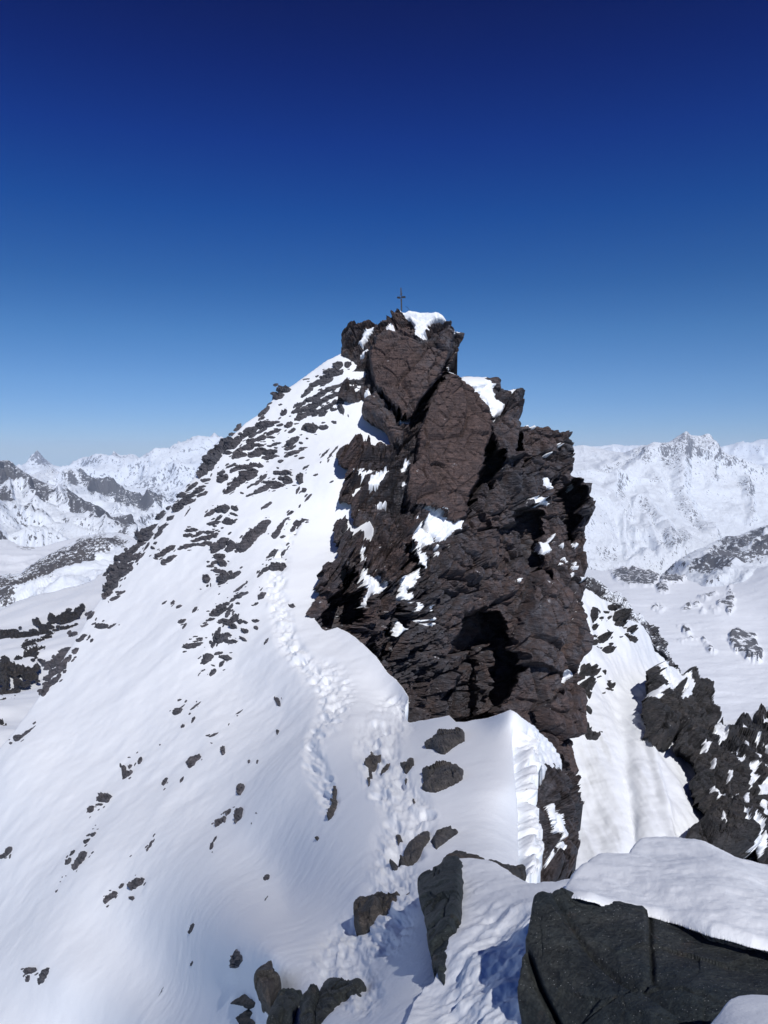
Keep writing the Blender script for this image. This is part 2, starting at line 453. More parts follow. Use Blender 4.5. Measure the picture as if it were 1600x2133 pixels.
M_SNOW = snow_mat('snow')
M_SNOW_NEAR = snow_mat('near_snow', fine=3.0)
M_TOWER = rock_mat('tower_rock', (0.046, 0.040, 0.044), (0.094, 0.067, 0.062), (0.080, 0.083, 0.099), 1.0, dust=0.36, bumpd=0.10, brown=(0.100, 0.069, 0.064))
M_SLAB = rock_mat('slab_rock', (0.085, 0.088, 0.105), (0.105, 0.098, 0.11), (0.065, 0.068, 0.08), 1.3, dust=0.30, bumpd=0.10)
M_ROCK = rock_mat('dark_rock', (0.040, 0.040, 0.045), (0.060, 0.055, 0.055), (0.03, 0.032, 0.035), 1.2, dust=0.33, bumpd=0.12)
M_BOULDER = rock_mat('boulder_rock', (0.024, 0.032, 0.034), (0.036, 0.040, 0.040), (0.020, 0.027, 0.031), 5.0, strat=0.5, bumpd=0.16, glint=230.0, lichen=((0.07, 0.056, 0.048), 7.0), rough=0.6)
M_BOULDER_B = rock_mat('brown_boulder_rock', (0.050, 0.050, 0.050), (0.068, 0.057, 0.053), (0.040, 0.043, 0.046), 5.0, strat=0.9, bumpd=0.14, glint=200.0, lichen=((0.16, 0.13, 0.11), 6.0), rough=0.6)
M_MID = rock_mat('mid_rock', (0.070, 0.068, 0.070), (0.095, 0.085, 0.080), (0.05, 0.05, 0.05), 2.4, strat=1.0, bumpd=0.08, dust=0.0)

# ------------------------------------------------------------------ the snow flank and crest
TRAILS = [(spline(A([[582, 1165], [574, 1235], [588, 1290], [604, 1345], [640, 1385], [678, 1430], [686, 1480], [668, 1540], [664, 1600], [690, 1680]]), 5), 26, 1.0),
          (spline(A([[650, 1395], [690, 1400], [715, 1450], [690, 1520]]), 5), 34, .7),
          (spline(A([[820, 1500], [790, 1560], [805, 1620], [830, 1665], [855, 1710], [830, 1760], [815, 1830]]), 5), 55, 1.1),
          (spline(A([[820, 1830], [800, 1930], [745, 1960], [700, 2010], [740, 2060]]), 5), 62, 1.2),
          (spline(A([[620, 1090], [600, 1130], [582, 1165]]), 5), 10, .6)]
_BH = []
def boot_holes():
    """boot holes left and right of each track line: centre, radii in pixels, depth in metres"""
    if not _BH:
        rnd = random.Random(8)
        for T, wpx, amp in TRAILS:
            seg = np.hypot(*(T[1:] - T[:-1]).T); cum = np.concatenate([[0], np.cumsum(seg)]); s_ = 2.0; side = 1
            while s_ < cum[-1]:
                x = np.interp(s_, cum, T[:, 0]); y = np.interp(s_, cum, T[:, 1]); D = float(S_SNOW.depth(A([x]), A([y]))[0]); pm = F / D
                for rep in range(2 if wpx > 20 else 1):
                    ox = side * min(.16 * pm, wpx * .35) + rnd.uniform(-.3, .3) * wpx * rep
                    if D > 8.5: _BH.append((x + ox + rnd.uniform(-.08, .08) * pm, y + rnd.uniform(-.08, .08) * pm, .105 * pm * rnd.uniform(.7, 1.3), .07 * pm * rnd.uniform(.7, 1.3), .065 * rnd.uniform(.4, 1.3)))
                side = -side; s_ += max(3.0, .30 * pm)
    return _BH
def snow_disp(P, u, v):
    sh = u.shape; p2 = np.stack([np.ravel(u), np.ravel(v)], -1)
    D = P[..., 1]
    h = 0.30 * fbm(P * A([0.10, 0.10, 0.10]), 2, 3) * np.clip(D / 25, 0.08, 1)
    d = np.stack([P[..., 0] * 0.60 + P[..., 1] * 0.50 + P[..., 2] * 0.6, P[..., 0] * 0.645 - P[..., 1] * 0.764, P[..., 2] * 0.2], -1)
    h = h + 0.018 * fbm(d * A([0.10, 0.7, 0.3]), 3, 9) * (0.3 + sst(-.2, .6, vnoise(P * .09, 7))) * sst(14, 26, D)
    h = h + 0.006 * fbm(P * 3.0, 3, 21) * (0.4 + sst(0, .5, vnoise(P * .25, 77))) + 0.03 * fbm(P * 0.8, 3, 22) * sst(12, 30, D)
    # broad ribs running down the flank
    rib = sst(600, 250, p2[:, 0]).reshape(sh) * sst(1500, 1800, p2[:, 1]).reshape(sh)
    h = h + 0.14 * rib * fbm(d * A([0.03, 0.20, 0.05]), 2, 43)
    tr = np.zeros(len(p2)); Df = np.ravel(D)
    for T, wpx, amp in TRAILS:
        near = (p2[:, 0] > T[:, 0].min() - 2 * wpx) & (p2[:, 0] < T[:, 0].max() + 2 * wpx) & (p2[:, 1] > T[:, 1].min() - 2 * wpx) & (p2[:, 1] < T[:, 1].max() + 2 * wpx)
        idx = np.flatnonzero(near)
        if len(idx) == 0: continue
        dd = seg_dist(p2[idx], T, closed=False)
        tr[idx] = np.maximum(tr[idx], amp * (1 - sst(0.35 * wpx, 1.15 * wpx, dd)))
    tr = tr.reshape(sh)
    if tr.max() > 0:
        m = tr > 0; q = P[m]; k = np.clip(q[:, 1] / 20, 0.18, 1.3)
        f1, e, cv, pl = worley(q / (0.62 * k)[:, None], 61, 0.95)
        lumpy = 0.5 * fbm(q / (0.30 * k)[:, None], 4, 71)
        hh = (-0.09 + 0.12 * np.clip(f1 - 0.25, 0, 1) + 0.15 * lumpy + 0.05 * (cv - .5)) * k
        h[m] = h[m] + tr[m] * hh
        uu = np.ravel(u); vv = np.ravel(v); hf = h.ravel()
        for (pu, pv, ru, rv, dp) in boot_holes():
            if pu < uu.min() - 3 * ru or pu > uu.max() + 3 * ru: continue
            j = np.flatnonzero((np.abs(uu - pu) < 2.6 * ru) & (np.abs(vv - pv) < 2.6 * rv))
            if len(j):
                q2 = ((uu[j] - pu) / ru) ** 2 + ((vv[j] - pv) / rv) ** 2
                hf[j] += dp * (-1.0 * np.exp(-q2 ** 1.6) + 0.20 * np.exp(-((np.sqrt(q2) - 1.35) / .35) ** 2))
        h = hf.reshape(sh)
    return h

SN = [(715, 730, 63), (660, 770, 62.5), (600, 810, 62), (540, 858, 61), (480, 905, 60), (410, 985, 58), (330, 1095, 55), (225, 1240, 51), (150, 1350, 46.5), (80, 1450, 43), (0, 1560, 39.5),
      (760, 850, 58), (700, 860, 58), (800, 915, 55.5), (640, 900, 57), (560, 950, 56.5), (640, 1000, 52), (700, 1000, 51), (735, 1110, 47.8), (600, 1100, 48.5), (500, 1100, 50), (400, 1150, 50),
      (690, 1180, 43.5), (600, 1200, 43), (500, 1250, 42.5), (300, 1300, 45), (630, 1290, 38.3), (600, 1300, 38), (400, 1350, 40), (250, 1450, 39), (500, 1400, 36.5),
      (120, 1560, 37), (300, 1550, 34), (640, 1380, 32.5), (740, 1318, 34.5), (700, 1310, 36), (800, 1388, 30.5), (720, 1400, 30.5), (860, 1465, 26), (850, 1510, 24.5), (700, 1500, 25), (600, 1500, 28.5), (450, 1550, 30.5),
      (940, 1497, 20), (1000, 1500, 17.5), (1065, 1484, 15.5), (1020, 1560, 14.5), (900, 1560, 16.5), (800, 1580, 17.5), (650, 1600, 21), (500, 1650, 25), (300, 1700, 28), (100, 1720, 31), (0, 1750, 32.5),
      (1060, 1640, 11.8), (1070, 1790, 8.9), (1000, 1650, 11.5), (950, 1750, 9.4), (900, 1650, 12.3), (800, 1700, 11.8), (650, 1750, 14.5), (450, 1800, 20), (200, 1850, 25), (0, 1950, 26.5),
      (860, 1800, 8.2), (750, 1870, 7.8), (600, 1900, 11), (400, 1980, 16.5), (150, 2050, 21.5), (0, 2133, 22.5), (900, 1900, 5.1), (760, 1950, 6.2), (650, 1970, 6.6), (560, 1985, 6.9), (620, 2045, 5.5), (490, 2050, 10), (300, 2133, 17),
      (880, 2010, 3.8), (900, 2060, 3.36), (760, 2035, 4.75), (700, 2080, 4.4), (640, 2133, 4.25), (500, 2133, 8.5), (760, 2133, 3.35), (850, 2133, 2.9), (0, 2250, 20), (300, 2250, 15), (560, 2250, 5), (850, 2250, 2.6),
      (1165, 1590, 16.5), (1120, 1540, 16), (1090, 1700, 11.5), (1140, 1700, 12.5), (1150, 1800, 11)]
S_SNOW = Surf(SN, snow_disp)
snow_out = np.concatenate([
    A([[-40, 1602], [0, 1560]]), A([[80, 1452], [150, 1352], [225, 1240], [280, 1160], [340, 1085], [410, 985], [440, 945], [480, 905], [510, 878], [540, 858], [570, 828], [600, 806], [640, 778], [680, 748], [715, 728]]),
    A([[745, 735], [790, 820], [835, 930], [800, 960], [760, 1000], [740, 1052], [768, 1082], [778, 1100], [776, 1122], [735, 1145], [712, 1172], [680, 1195], [674, 1215], [668, 1240], [658, 1262], [656, 1290], [672, 1312]]),
    px('2', '180 490 235 472 285 492 320 515 370 560 420 610 455 660 480 695 520 725 560 770 590 815 595 840 580 870 560 880 575 915 580 945'),
    px('2', '640 935 700 925 780 908 800 930 810 942 850 940 900 925 960 910 1000 895 1060 870 1080 880 1110 905 1160 940 1220 1000 1260 1040 1295 1105 1298 1132 1270 1138 1235 1142 1190 1165 1165 1152 1145 1156 1140 1240 1150 1380 1156 1500 1180 1600 1200 1690 1100 1700'),
    A([[1040, 1850], [965, 1850], [935, 1950], [905, 2040], [880, 2090], [860, 2150], [840, 2260], [-40, 2260]])])
def snow_d4(P, u, v, sd):
    h = snow_disp(P, u, v)
    # the cornice: wind-rippled lip and rime-crusted broken side
    lip = sst(-1, 6, (u - (1062 + (v - 1490) * 0.06))) * sst(1480, 1500, v)
    q = P
    rip = np.sin((P[:, 2] * 1.0 - P[:, 0] * 0.2) * 34 + 3 * vnoise(P * 2.2, 5)) * 0.012
    rime = -0.24 * sst(1064, 1070, u) * (1 - sst(1080, 1094, u)) + 0.11 * ridged(P * 3.2, 4, 91) * sst(1075, 1085, u) * (1 - sst(1108, 1125, u)) + 0.03 * fbm(P * 8, 3, 92)
    h = h + lip * (rip * sst(1095, 1110, u) * (1 - sst(1600, 1630, v)) + rime * sst(1500, 1560, v))
    return h
snow = relief('snow_slope', snow_out, S_SNOW, 2.0, M_SNOW, disp=snow_d4, skirt=[(1.0, 0, -0.5), (3.5, 0.02, -2.5), (9, .05, -12)], rag=0.0)
tag(snow, 'broad snow flank of the ridge with a trodden track, falling away to the left of the dark rock tower', 'snow slope', kind='structure')

# ------------------------------------------------------------------ the rock tower
TW = [(715, 700, 62.5), (830, 650, 62.5), (940, 660, 60.5), (960, 760, 60), (1000, 790, 62), (1100, 820, 63), (1210, 890, 64), (1250, 1040, 62), (1235, 1200, 58), (1225, 1400, 54), (1215, 1600, 51), (1200, 1780, 48),
      (900, 1000, 53), (760, 900, 55.5), (760, 830, 57.3), (800, 880, 55.2), (700, 950, 52), (715, 1040, 49.3), (695, 1130, 45), (660, 1230, 40.3), (640, 1300, 38), (800, 1100, 48), (800, 1250, 43.5), (740, 1320, 42), (780, 1400, 42), (900, 1300, 46),
      (950, 1500, 46), (860, 1500, 44), (1100, 1300, 52), (1100, 1500, 49), (1050, 1000, 57), (1100, 1700, 46), (740, 790, 59.5), (770, 1130, 46.8), (1000, 1800, 42), (1150, 1100, 59)]
S_TOWER = Surf(TW)
tower_out = np.concatenate([
    px('1', '153 390 150 345 157 300 175 262 225 256 270 250 300 238 335 252 362 236 400 222 440 208 458 205 485 197 560 200 600 196 640 192 665 205 690 228 700 238 733 237 735 262 728 290 760 300 780 316 795 325 790 370 770 430 752 490 740 515 770 530 800 560 822 570 835 553 870 545 920 540 960 538 995 550 988 570 997 602 1060 605 1108 615 1105 650 1088 660 1082 690 1092 722 1086 765 1120 768 1150 775 1190 768 1230 776 1270 780 1285 790 1310 785 1315 805 1360 790 1385 812 1376 830 1360 840 1392 860 1390 880 1397 925 1370 940 1366 1000 1358 1040 1420 1050 1428 1070 1475 1082 1470 1120 1450 1148 1490 1165 1494 1205 1465 1260 1438 1300 1450 1345 1444 1385 1430 1400 1436 1477'),
    px('2', '1455 160 1445 200 1455 250 1440 300 1430 340 1445 380 1452 430 1450 500 1452 560 1440 600 1412 625 1390 655 1402 700 1412 780 1402 870 1412 930 1410 1000 1408 1090 1422 1155 1395 1190 1370 1222 1362 1250 1395 1280 1420 1312 1385 1320 1350 1318 1370 1350 1392 1385 1402 1450 1395 1530 1402 1600 1330 1680'),
    A([[1150, 1880], [1000, 1880], [860, 1700], [790, 1560], [720, 1440], [660, 1345]]),
    px('2', '130 500 100 450 82 420 92 385 110 372 140 325 128 290 120 245 145 205 180 190 215 160 232 150 235 100 222 70 212 40 214 0'),
    px('3', '1215 1020 1222 980 1232 950 1250 948 1262 965 1264 1000 1272 1060 1300 1050 1330 1040 1360 1060 1395 1045 1412 985 1405 965 1350 955 1318 935 1305 905 1308 860 1270 852 1238 848 1245 800 1262 760 1285 700 1295 685 1260 680 1235 650 1222 632 1240 590 1275 560 1320 530 1360 512 1378 530 1372 560 1440 565 1500 560 1512 548 1490 500 1450 450 1400 425 1365 405 1358 380 1372 345 1400 315 1350 290 1290 310 1240 300 1260 240 1290 190 1330 120 1295 80 1262 50 1262 20')])
FACE = {  # outline, metres added to the distance (negative stands forward), edge width in pixels
 'summit_block': (px('1', '290 470 330 360 400 310 470 290 560 350 640 330 700 310 722 330 715 420 690 500 640 570 570 650 530 740 470 750 400 690 340 620 310 560'), -2.2, 5),
 'summit_right': (px('1', '722 320 800 300 800 380 745 520 690 505 716 420'), 1.6, 4),
 'under_block': (px('1', '400 690 470 750 530 740 570 655 645 570 700 505 720 525 640 600 590 700 560 790 500 830 440 760'), 3.5, 4),
 'main_slab': (px('1', '650 590 720 520 800 560 870 650 940 740 930 850 905 930 890 1050 840 1150 830 1240 760 1280 640 1230 520 1200 480 1150 490 1020 540 970 550 830 590 700'), -1.6, 6),
 'chimney': (px('e', '480 745 520 800 580 900 575 970 540 1050 510 1190 440 1140 350 1250 320 1400 330 1200 400 1020 430 900'), 6.0, 5),
 'block': (px('e', '480 640 560 560 760 600 740 680 715 800 700 950 590 960 520 790'), -1.2, 4),
 'chimney_right': (px('e', '730 740 760 680 800 800 812 900 780 1000 710 1060 700 900'), 5.0, 5),
 'plate': (px('1', '250 700 300 640 340 640 380 700 430 760 470 830 470 900 410 920 395 870 350 800 270 760'), -0.8, 4),
 'left_mass': (px('1', '120 980 160 900 240 860 270 910 400 900 420 960 390 1040 200 1080 130 1120'), -1.0, 5),
 'dark_band': (px('e', '330 1450 440 1560 560 1580 640 1540 700 1420 800 1380 930 1400 950 1600 870 1700 880 1830 950 2060 830 1900 700 1850 600 1900 500 1950 440 1850 450 1650'), 3.2, 8),
 'cavity': (px('2', '815 500 820 420 860 385 940 395 985 365 1040 385 1080 440 1112 560 1132 660 1085 700 1060 800 1000 890 950 945 830 950 745 880 760 740 800 650'), 7.0, 9),
 'cavity_pillar': (px('2', '905 560 960 540 980 700 1000 880 900 900 880 720'), -1.8, 12),
 'alcove': (px('f', '270 1150 340 1180 345 1300 390 1330 410 1440 380 1590 290 1560 150 1610 150 1400 250 1300'), 4.5, 5),
 'alcove_wall': (px('2', '120 210 235 150 250 200 225 300 175 350 140 330'), -0.8, 3),
 'pillar': (px('2', '295 400 380 340 475 312 500 350 480 470 462 600 420 590 330 520 285 480'), -1.4, 4),
 'gap': (px('2', '480 400 510 350 530 380 500 470 500 600 455 640 440 600 465 500'), 4.0, 3),
 'left_buttress': (px('2', '270 130 330 60 480 40 540 120 610 180 520 260 480 300 390 250 340 220'), -1.3, 5),
 'crevice': (px('2', '540 100 600 60 615 180 640 200 560 230 540 160'), 2.5, 4),
 'right_wall': (px('2', '1180 250 1400 330 1440 580 1390 650 1300 700 1150 640 1120 500'), -1.2, 14),
 'low_block': (px('2', '1290 760 1400 700 1410 1000 1420 1150 1330 1200 1200 1000 1190 860'), -1.6, 6),
 'roof_right': (px('e', '1290 1360 1380 1265 1440 1300 1450 1370 1390 1420 1300 1410'), -2.0, 3),
 'under_right': (px('e', '1180 1170 1230 1090 1300 1170 1370 1260 1290 1350 1270 1500 1200 1700 1150 1560 1150 1400 1110 1260'), 5.0, 6),
}
def face_off(u, v, sd=None):
    P2 = np.stack([u, v], -1); o = np.zeros(len(u))
    P2 = P2 + 2.2 * np.stack([vnoise(np.stack([u / 9, v / 9, u * 0], -1), 3), vnoise(np.stack([u / 9, v / 9, u * 0 + 5], -1), 4)], -1) \
            + 1.2 * np.stack([vnoise(np.stack([u / 4.5, v / 4.5, u * 0], -1), 5), vnoise(np.stack([u / 3.5, v / 3.5, u * 0 + 5], -1), 6)], -1)
    for Q, dm, ed in FACE.values():
        b0 = Q.min(0) - ed * 2; b1 = Q.max(0) + ed * 2
        idx = np.flatnonzero((P2[:, 0] > b0[0]) & (P2[:, 0] < b1[0]) & (P2[:, 1] > b0[1]) & (P2[:, 1] < b1[1]))
        if len(idx): o[idx] += dm * sst(-ed * .5, ed * .5, sdf(P2[idx], Q))
    return o
def face_w(u, v, names):
    P2 = np.stack([u, v], -1); o = np.zeros(len(u))
    for nme in names: o = np.maximum(o, sst(-2, 8, sdf(P2, FACE[nme][0])))
    return o
def strata(P, a=0.30, b=-0.15):
    """coordinates turned so that z runs across the bedding"""
    ca, sa = math.cos(a), math.sin(a); cb, sb = math.cos(b), math.sin(b)
    x = P[:, 0] * ca + P[:, 2] * sa; z = -P[:, 0] * sa + P[:, 2] * ca
    y = P[:, 1] * cb - z * sb; z2 = P[:, 1] * sb + z * cb
    return np.stack([x, y, z2], -1)
def rock_relief(P, k=1.0, a=0.30, b=-0.15, seed=0, flat=2.2, warp=0.10, zs=1.0, scales=((5.0, 1.25, 11), (2.1, 0.62, 23), (0.9, 0.27, 37), (0.38, 0.09, 53))):
    q = strata(P, a, b) * A([1, 1, zs]); q = q + warp * k * np.stack([fbm(P / (2.5 * k), 3, seed + 1), fbm(P / (2.5 * k), 3, seed + 2), 0.5 * fbm(P / (2.5 * k), 3, seed + 3)], -1)
    h = 0
    for L, am, s in scales:
        f1, e, cv, pl = worley(q / (L * k) * A([1, 1, flat]), seed + s, 0.9)
        h = h + am * k * ((cv - 0.5) * 0.9 + 0.9 * pl - 0.70 * (1 - sst(0.0, 0.085, e)))
    return h + 0.35 * k * fbm(P / (7 * k), 3, seed + 4)
SNOWPATCH = [  # outline, label
 (px('1', '425 215 458 206 500 198 560 201 640 193 668 206 700 240 690 262 655 255 610 262 590 290 600 310 575 350 535 338 525 300 500 265 470 240'), 'snow cap draped over the summit rocks right of the cross'),
 (px('1', '728 290 760 300 782 318 745 335 728 330'), 'small snow patch on the shoulder just right of the summit cap'),
 (px('e', '270 265 340 225 420 208 470 215 430 235 460 260 470 290 500 300 465 330 480 370 510 430 590 465 575 500 555 550 500 560 440 500 390 480 360 390 320 320'), 'steep snow ramp below the notch right of the summit'),
 (px('f', '915 580 1000 625 1080 640 1130 630 1200 670 1265 730 1260 790 1215 800 1150 870 1120 880 1050 830 1010 790 1000 720 940 640'), 'bright snow field at the foot of the brown main slab'),
 (px('f', '895 720 940 740 1000 800 1040 820 1110 920 1060 920 980 900 960 960 900 860'), 'shaded snow strip below the snow field of the main slab'),
 (px('f', '870 870 930 940 970 1040 995 1100 930 1090 920 1000 880 930'), 'narrow snow tongue in the shaded crack'),
 (px('e', '880 1145 945 1125 985 1180 1000 1230 960 1230 920 1205'), 'small snow ledge high on the right wall'),
 (px('e', '790 1320 850 1300 920 1312 960 1305 1020 1375 960 1350 900 1365 850 1362'), 'thin shaded snow ledge on the right wall'),
 (px('e', '870 1690 930 1700 960 1690 1005 1760 985 1790 900 1800 880 1760'), 'snow scrap on the shaded ledge of the right wall'),
 (px('f', '790 345 825 285 850 300 842 330 812 362'), 'round snow pocket left of the main slab'),
 (px('f', '410 1180 465 1155 510 1170 560 1220 640 1270 620 1310 540 1330 490 1350 440 1380 420 1420 405 1415 425 1270'), 'snow patch on top of the square rock pillar'),
 (px('f', '815 1150 920 1130 935 1160 890 1210 840 1300 830 1380 790 1330 720 1350 780 1290 800 1200'), 'slanting snow patch right of the rock pillar'),
 (px('f', '880 1380 910 1365 945 1400 930 1430 860 1440'), 'small snow spot below the slanting patch'),
 (px('f', '740 1600 810 1480 805 1550 870 1570 840 1600 800 1610 790 1640 740 1640'), 'thin snow streak in the crack beside the pillar'),
 (px('2', '1282 760 1300 710 1320 675 1350 680 1358 705 1330 720 1305 745'), 'snow patch on the lower right corner of the tower'),
 (px('1', '235 370 290 310 330 285 320 320 280 350 255 390'), 'snow streak between the summit block and the left crag'),
 (px('1', '250 420 285 400 290 430 265 455 245 440'), 'snow spot under the left crag'),
 (px('1', '388 318 410 300 428 305 420 320 395 328'), 'snow spot on the summit block left of the cap'),
 (px('1', '445 770 470 785 490 790 490 815 465 810 450 795'), 'snow in the hollow under the summit block'),
 (px('1', '265 630 295 622 305 632 280 648 262 645'), 'snow spot above the smooth plate'),
 (px('f', '470 510 560 450 640 400 700 372 700 395 610 490 545 522'), 'icy snow streak between the slabs of the left buttress'),
 (px('f', '388 380 440 378 520 400 600 368 690 335 640 385 540 420 480 450 400 460'), 'frost-covered ledge on the left buttress'),
 (px('e', '75 125 110 140 195 215 150 215 120 170'), 'thin snow wedge right under the summit block'),
 (px('e', '600 340 640 345 700 372 680 382 620 372'), 'thin snow line on the small right turret'),
 (px('e', '755 592 810 600 890 615 885 645 860 640 800 612'), 'snow crust on the notch behind the right wall'),
 (px('e', '1175 1225 1205 1160 1228 1165 1200 1215 1185 1232'), 'snow sliver near the right edge of the tower'),
] + [(px('e', q), None) for q in (
 '985 880 1030 882 1025 905 985 905', '1110 795 1160 785 1155 800 1120 802', '970 1690 1030 1610 1045 1620 1000 1685', '1195 1700 1215 1685 1238 1715 1210 1745', '1078 1710 1095 1700 1110 1735 1095 1745',
 '1080 1795 1100 1830 1145 1870 1115 1865', '1050 1880 1080 1875 1095 1895 1065 1910', '1170 1910 1235 1905 1230 1935 1185 1935', '1165 1960 1195 1970 1190 1995 1172 1985', '1230 2030 1280 2020 1270 2050 1235 2055',
 '715 2010 745 2010 730 2040 715 2030', '1122 1592 1145 1590 1142 1612 1125 1610', '1200 1860 1230 1870 1225 1895 1205 1885', '500 575 525 575 520 600 508 600')] \
  + [(px('f', q), None) for q in ('990 1400 1020 1398 1025 1430 1000 1430', '925 1505 1060 1488 1060 1502 930 1518', '930 1535 1065 1525 1065 1540 940 1548', '445 1010 465 1010 475 1040 460 1110 450 1050', '1085 955 1112 955 1112 985 1090 985', '800 460 830 455 825 470 805 475', '590 625 640 600 700 570 690 590 620 630')]
def snow_ids(u, v):
    P2 = np.stack([u, v], -1); ids = np.full(len(u), -1)
    n1 = 1.6 * vnoise(np.stack([u / 7, v / 7, u * 0], -1), 31) + 1.2 * vnoise(np.stack([u / 3, v / 3, u * 0], -1), 32)
    w = np.zeros(len(u))
    for k, (Q, lab) in enumerate(SNOWPATCH):
        b0 = Q.min(0) - 8; b1 = Q.max(0) + 8
        idx = np.flatnonzero((u > b0[0]) & (u < b1[0]) & (v > b0[1]) & (v < b1[1]))
        if len(idx) == 0: continue
        d = sdf(P2[idx], Q) + n1[idx]
        w[idx] = np.maximum(w[idx], sst(-1.5, 3.5, d)); ids[idx[d > 0]] = k
    return ids, w
def tower_disp(P, u, v, sd):
    smooth = face_w(u, v, ['summit_block', 'main_slab', 'plate', 'block'])
    wl = (1 - sst(860, 960, u)); wr = sst(1040, 1120, u + 8 * vnoise(np.stack([u / 30, v / 30, u * 0], -1), 3)) * sst(1080, 1200, v)
    hl = rock_relief(P, 0.85, 0.40, -0.2, 0, 3.6, warp=.18, scales=((4.4, 1.25, 11), (2.1, 0.75, 23), (0.95, 0.36, 37), (0.5, .14, 53)))
    hb = rock_relief(P, 1.0, 0.1, 0.1, 700, 1.25)
    hc = rock_relief(P, 0.9, -0.12, 0.0, 900, 1.0, zs=0.42, scales=((4.5, 1.2, 11), (1.8, 0.6, 23), (0.8, 0.22, 37)))
    h = hl * wl + (1 - wl) * (hb * (1 - wr) + hc * wr)
    hs = rock_relief(P, 1.3, 0.9, 0.5, 200, 1.0, scales=((4.6, 0.46, 11), (1.5, 0.20, 23), (0.6, 0.09, 37), (0.3, .035, 53))) * 0.9
    h = h * (1 - smooth) + hs * smooth
    ids, w = snow_ids(u, v)
    h = h * (1 - 0.80 * w) + w * (0.16 + 0.10 * fbm(P * 0.8, 3, 5))
    r = 16.0; t = np.clip(sd / r, 0, 1)
    left = 1 - sst(700, 800, u)
    roll = 1.6 * (1 - np.sqrt(np.clip(1 - (1 - t) ** 2, 0, 1)))
    h = h * (0.30 + 0.70 * t) - roll * (1 - 0.6 * left) + 0.9 * (1 - sst(730, 840, u)) * sst(800, 860, v)
    return h
tower, TV, TF = relief('rock_tower', tower_out, S_TOWER, 1.6, M_TOWER, disp=tower_disp, dfun=face_off, skirt=[(1.5, .02, 0), (5, .08, 0), (12, .2, -2)], rag=2.6, ragstep=5, seed=4, smooth=False, split=lambda u, v: snow_ids(u, v)[0],
    attrfun={'brown': lambda u, v: np.clip(face_w(u, v, ['main_slab']) + 0.8 * face_w(u, v, ['summit_block']) * sst(690, 760, v) + 0.6 * face_w(u, v, ['pillar', 'left_buttress', 'left_mass', 'low_block']) + 0.5 * vnoise(np.stack([u / 60, v / 60, u * 0], -1), 9), 0, 1)})
tag(tower, 'dark brown rock tower of the summit with cracked slabs, black chimneys and ledges holding snow', 'rock tower', kind='structure')

for k, (Q, lab) in enumerate(SNOWPATCH):
    if len(TF[k]):
        o = mesh_obj('snow_patch', TV, TF[k], M_SNOW, tower, True)
        if lab: o['label'] = lab

# ------------------------------------------------------------------ far country: mountains, glacier, rock rib
def bare_attr(polys, hi=0.30, lo=-0.12, soft=6.0):
    Q = [px(*q) if isinstance(q, tuple) else q for q in polys]
    def f(u, v):
        P2 = np.stack([u, v], -1); o = np.full(len(u), 0.0)
        n = 4 * vnoise(np.stack([u / 11, v / 11, u * 0], -1), 71) + 2.5 * vnoise(np.stack([u / 4, v / 4, u * 0], -1), 72)
        for q in Q:
            b0 = q.min(0) - 15; b1 = q.max(0) + 15
            idx = np.flatnonzero((u > b0[0]) & (u < b1[0]) & (v > b0[1]) & (v < b1[1]))
            if len(idx): o[idx] = np.maximum(o[idx], sst(-soft, soft, sdf(P2[idx], q) + n[idx]))
        return lo + (hi - lo) * o
    return {'bare': f}
def mount_disp(amp, wl, seed, stretch=(1, 1, 0.45), rag=0.3):
    def f(P, u, v, sd):
        q = P / wl * A(stretch)
        q = q + 0.35 * np.stack([fbm(q * 1.3, 2, seed + 1), fbm(q * 1.3, 2, seed + 2), fbm(q * 1.3, 2, seed + 3)], -1)
        h = ridged(q, 5, seed, 0.48) * amp + fbm(P / (wl * 2.5), 2, seed + 9) * amp * .8
        return h * np.clip(sd / 20.0, 0.06, 1)
    return f
def ridge_lines(ridges):
    R = [(spline(px(c, q), 4), w, a) for c, q, w, a in ridges]
    def f(u, v):
        P2 = np.stack([u, v], -1) + 5 * np.stack([vnoise(np.stack([u / 18, v / 18, u * 0], -1), 3), vnoise(np.stack([u / 18, v / 18, u * 0 + 5], -1), 4)], -1)
        h = np.zeros(len(u))
        for Q, w, a in R:
            d = seg_dist(P2, Q, closed=False); h = np.maximum(h, a * np.clip(1 - d / w, 0, 1))
        return h
    return f
def mountain(name, outline, pts, amp, wl, seed, mat, label, bare=(), ridges=(), step=2.0, hi=0.30, lo=-0.12, rag=0.8, stretch=(1, 1, .8), back=600, cat='mountain', soft=6.0):
    o = relief(name, outline, Surf(pts), step, mat, disp=(lambda P, u, v, sd, f=mount_disp(amp, wl, seed, stretch), g=ridge_lines(ridges): f(P, u, v, sd) + (0.45 * g(u, v) * np.clip(sd / 28, 0, 1) if ridges else 0)), skirt=[(back * .5, 0, -back * .2), (back * 1.5, .02, -back)], rag=rag, ragstep=4, seed=seed,
               attrfun=bare_attr(bare, hi, lo, soft))
    return tag(o, label, cat, kind='structure')
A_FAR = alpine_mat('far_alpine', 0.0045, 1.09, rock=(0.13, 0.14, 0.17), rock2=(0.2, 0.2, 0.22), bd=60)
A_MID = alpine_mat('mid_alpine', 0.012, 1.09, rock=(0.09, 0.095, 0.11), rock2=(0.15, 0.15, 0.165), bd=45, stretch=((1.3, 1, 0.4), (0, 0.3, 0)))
A_SCREE = alpine_mat('scree_alpine', 0.045, 1.09, rock=(0.07, 0.07, 0.08), rock2=(0.13, 0.125, 0.13), bd=6, stretch=((1, 0.5, 1.6), (0.2, 0.4, 0)))
A_GLAC = alpine_mat('glacier_snow', 0.012, 1.09, rock=(0.09, 0.095, 0.11), rock2=(0.14, 0.14, 0.15), bd=10, snow=(0.80, 0.84, 0.90))
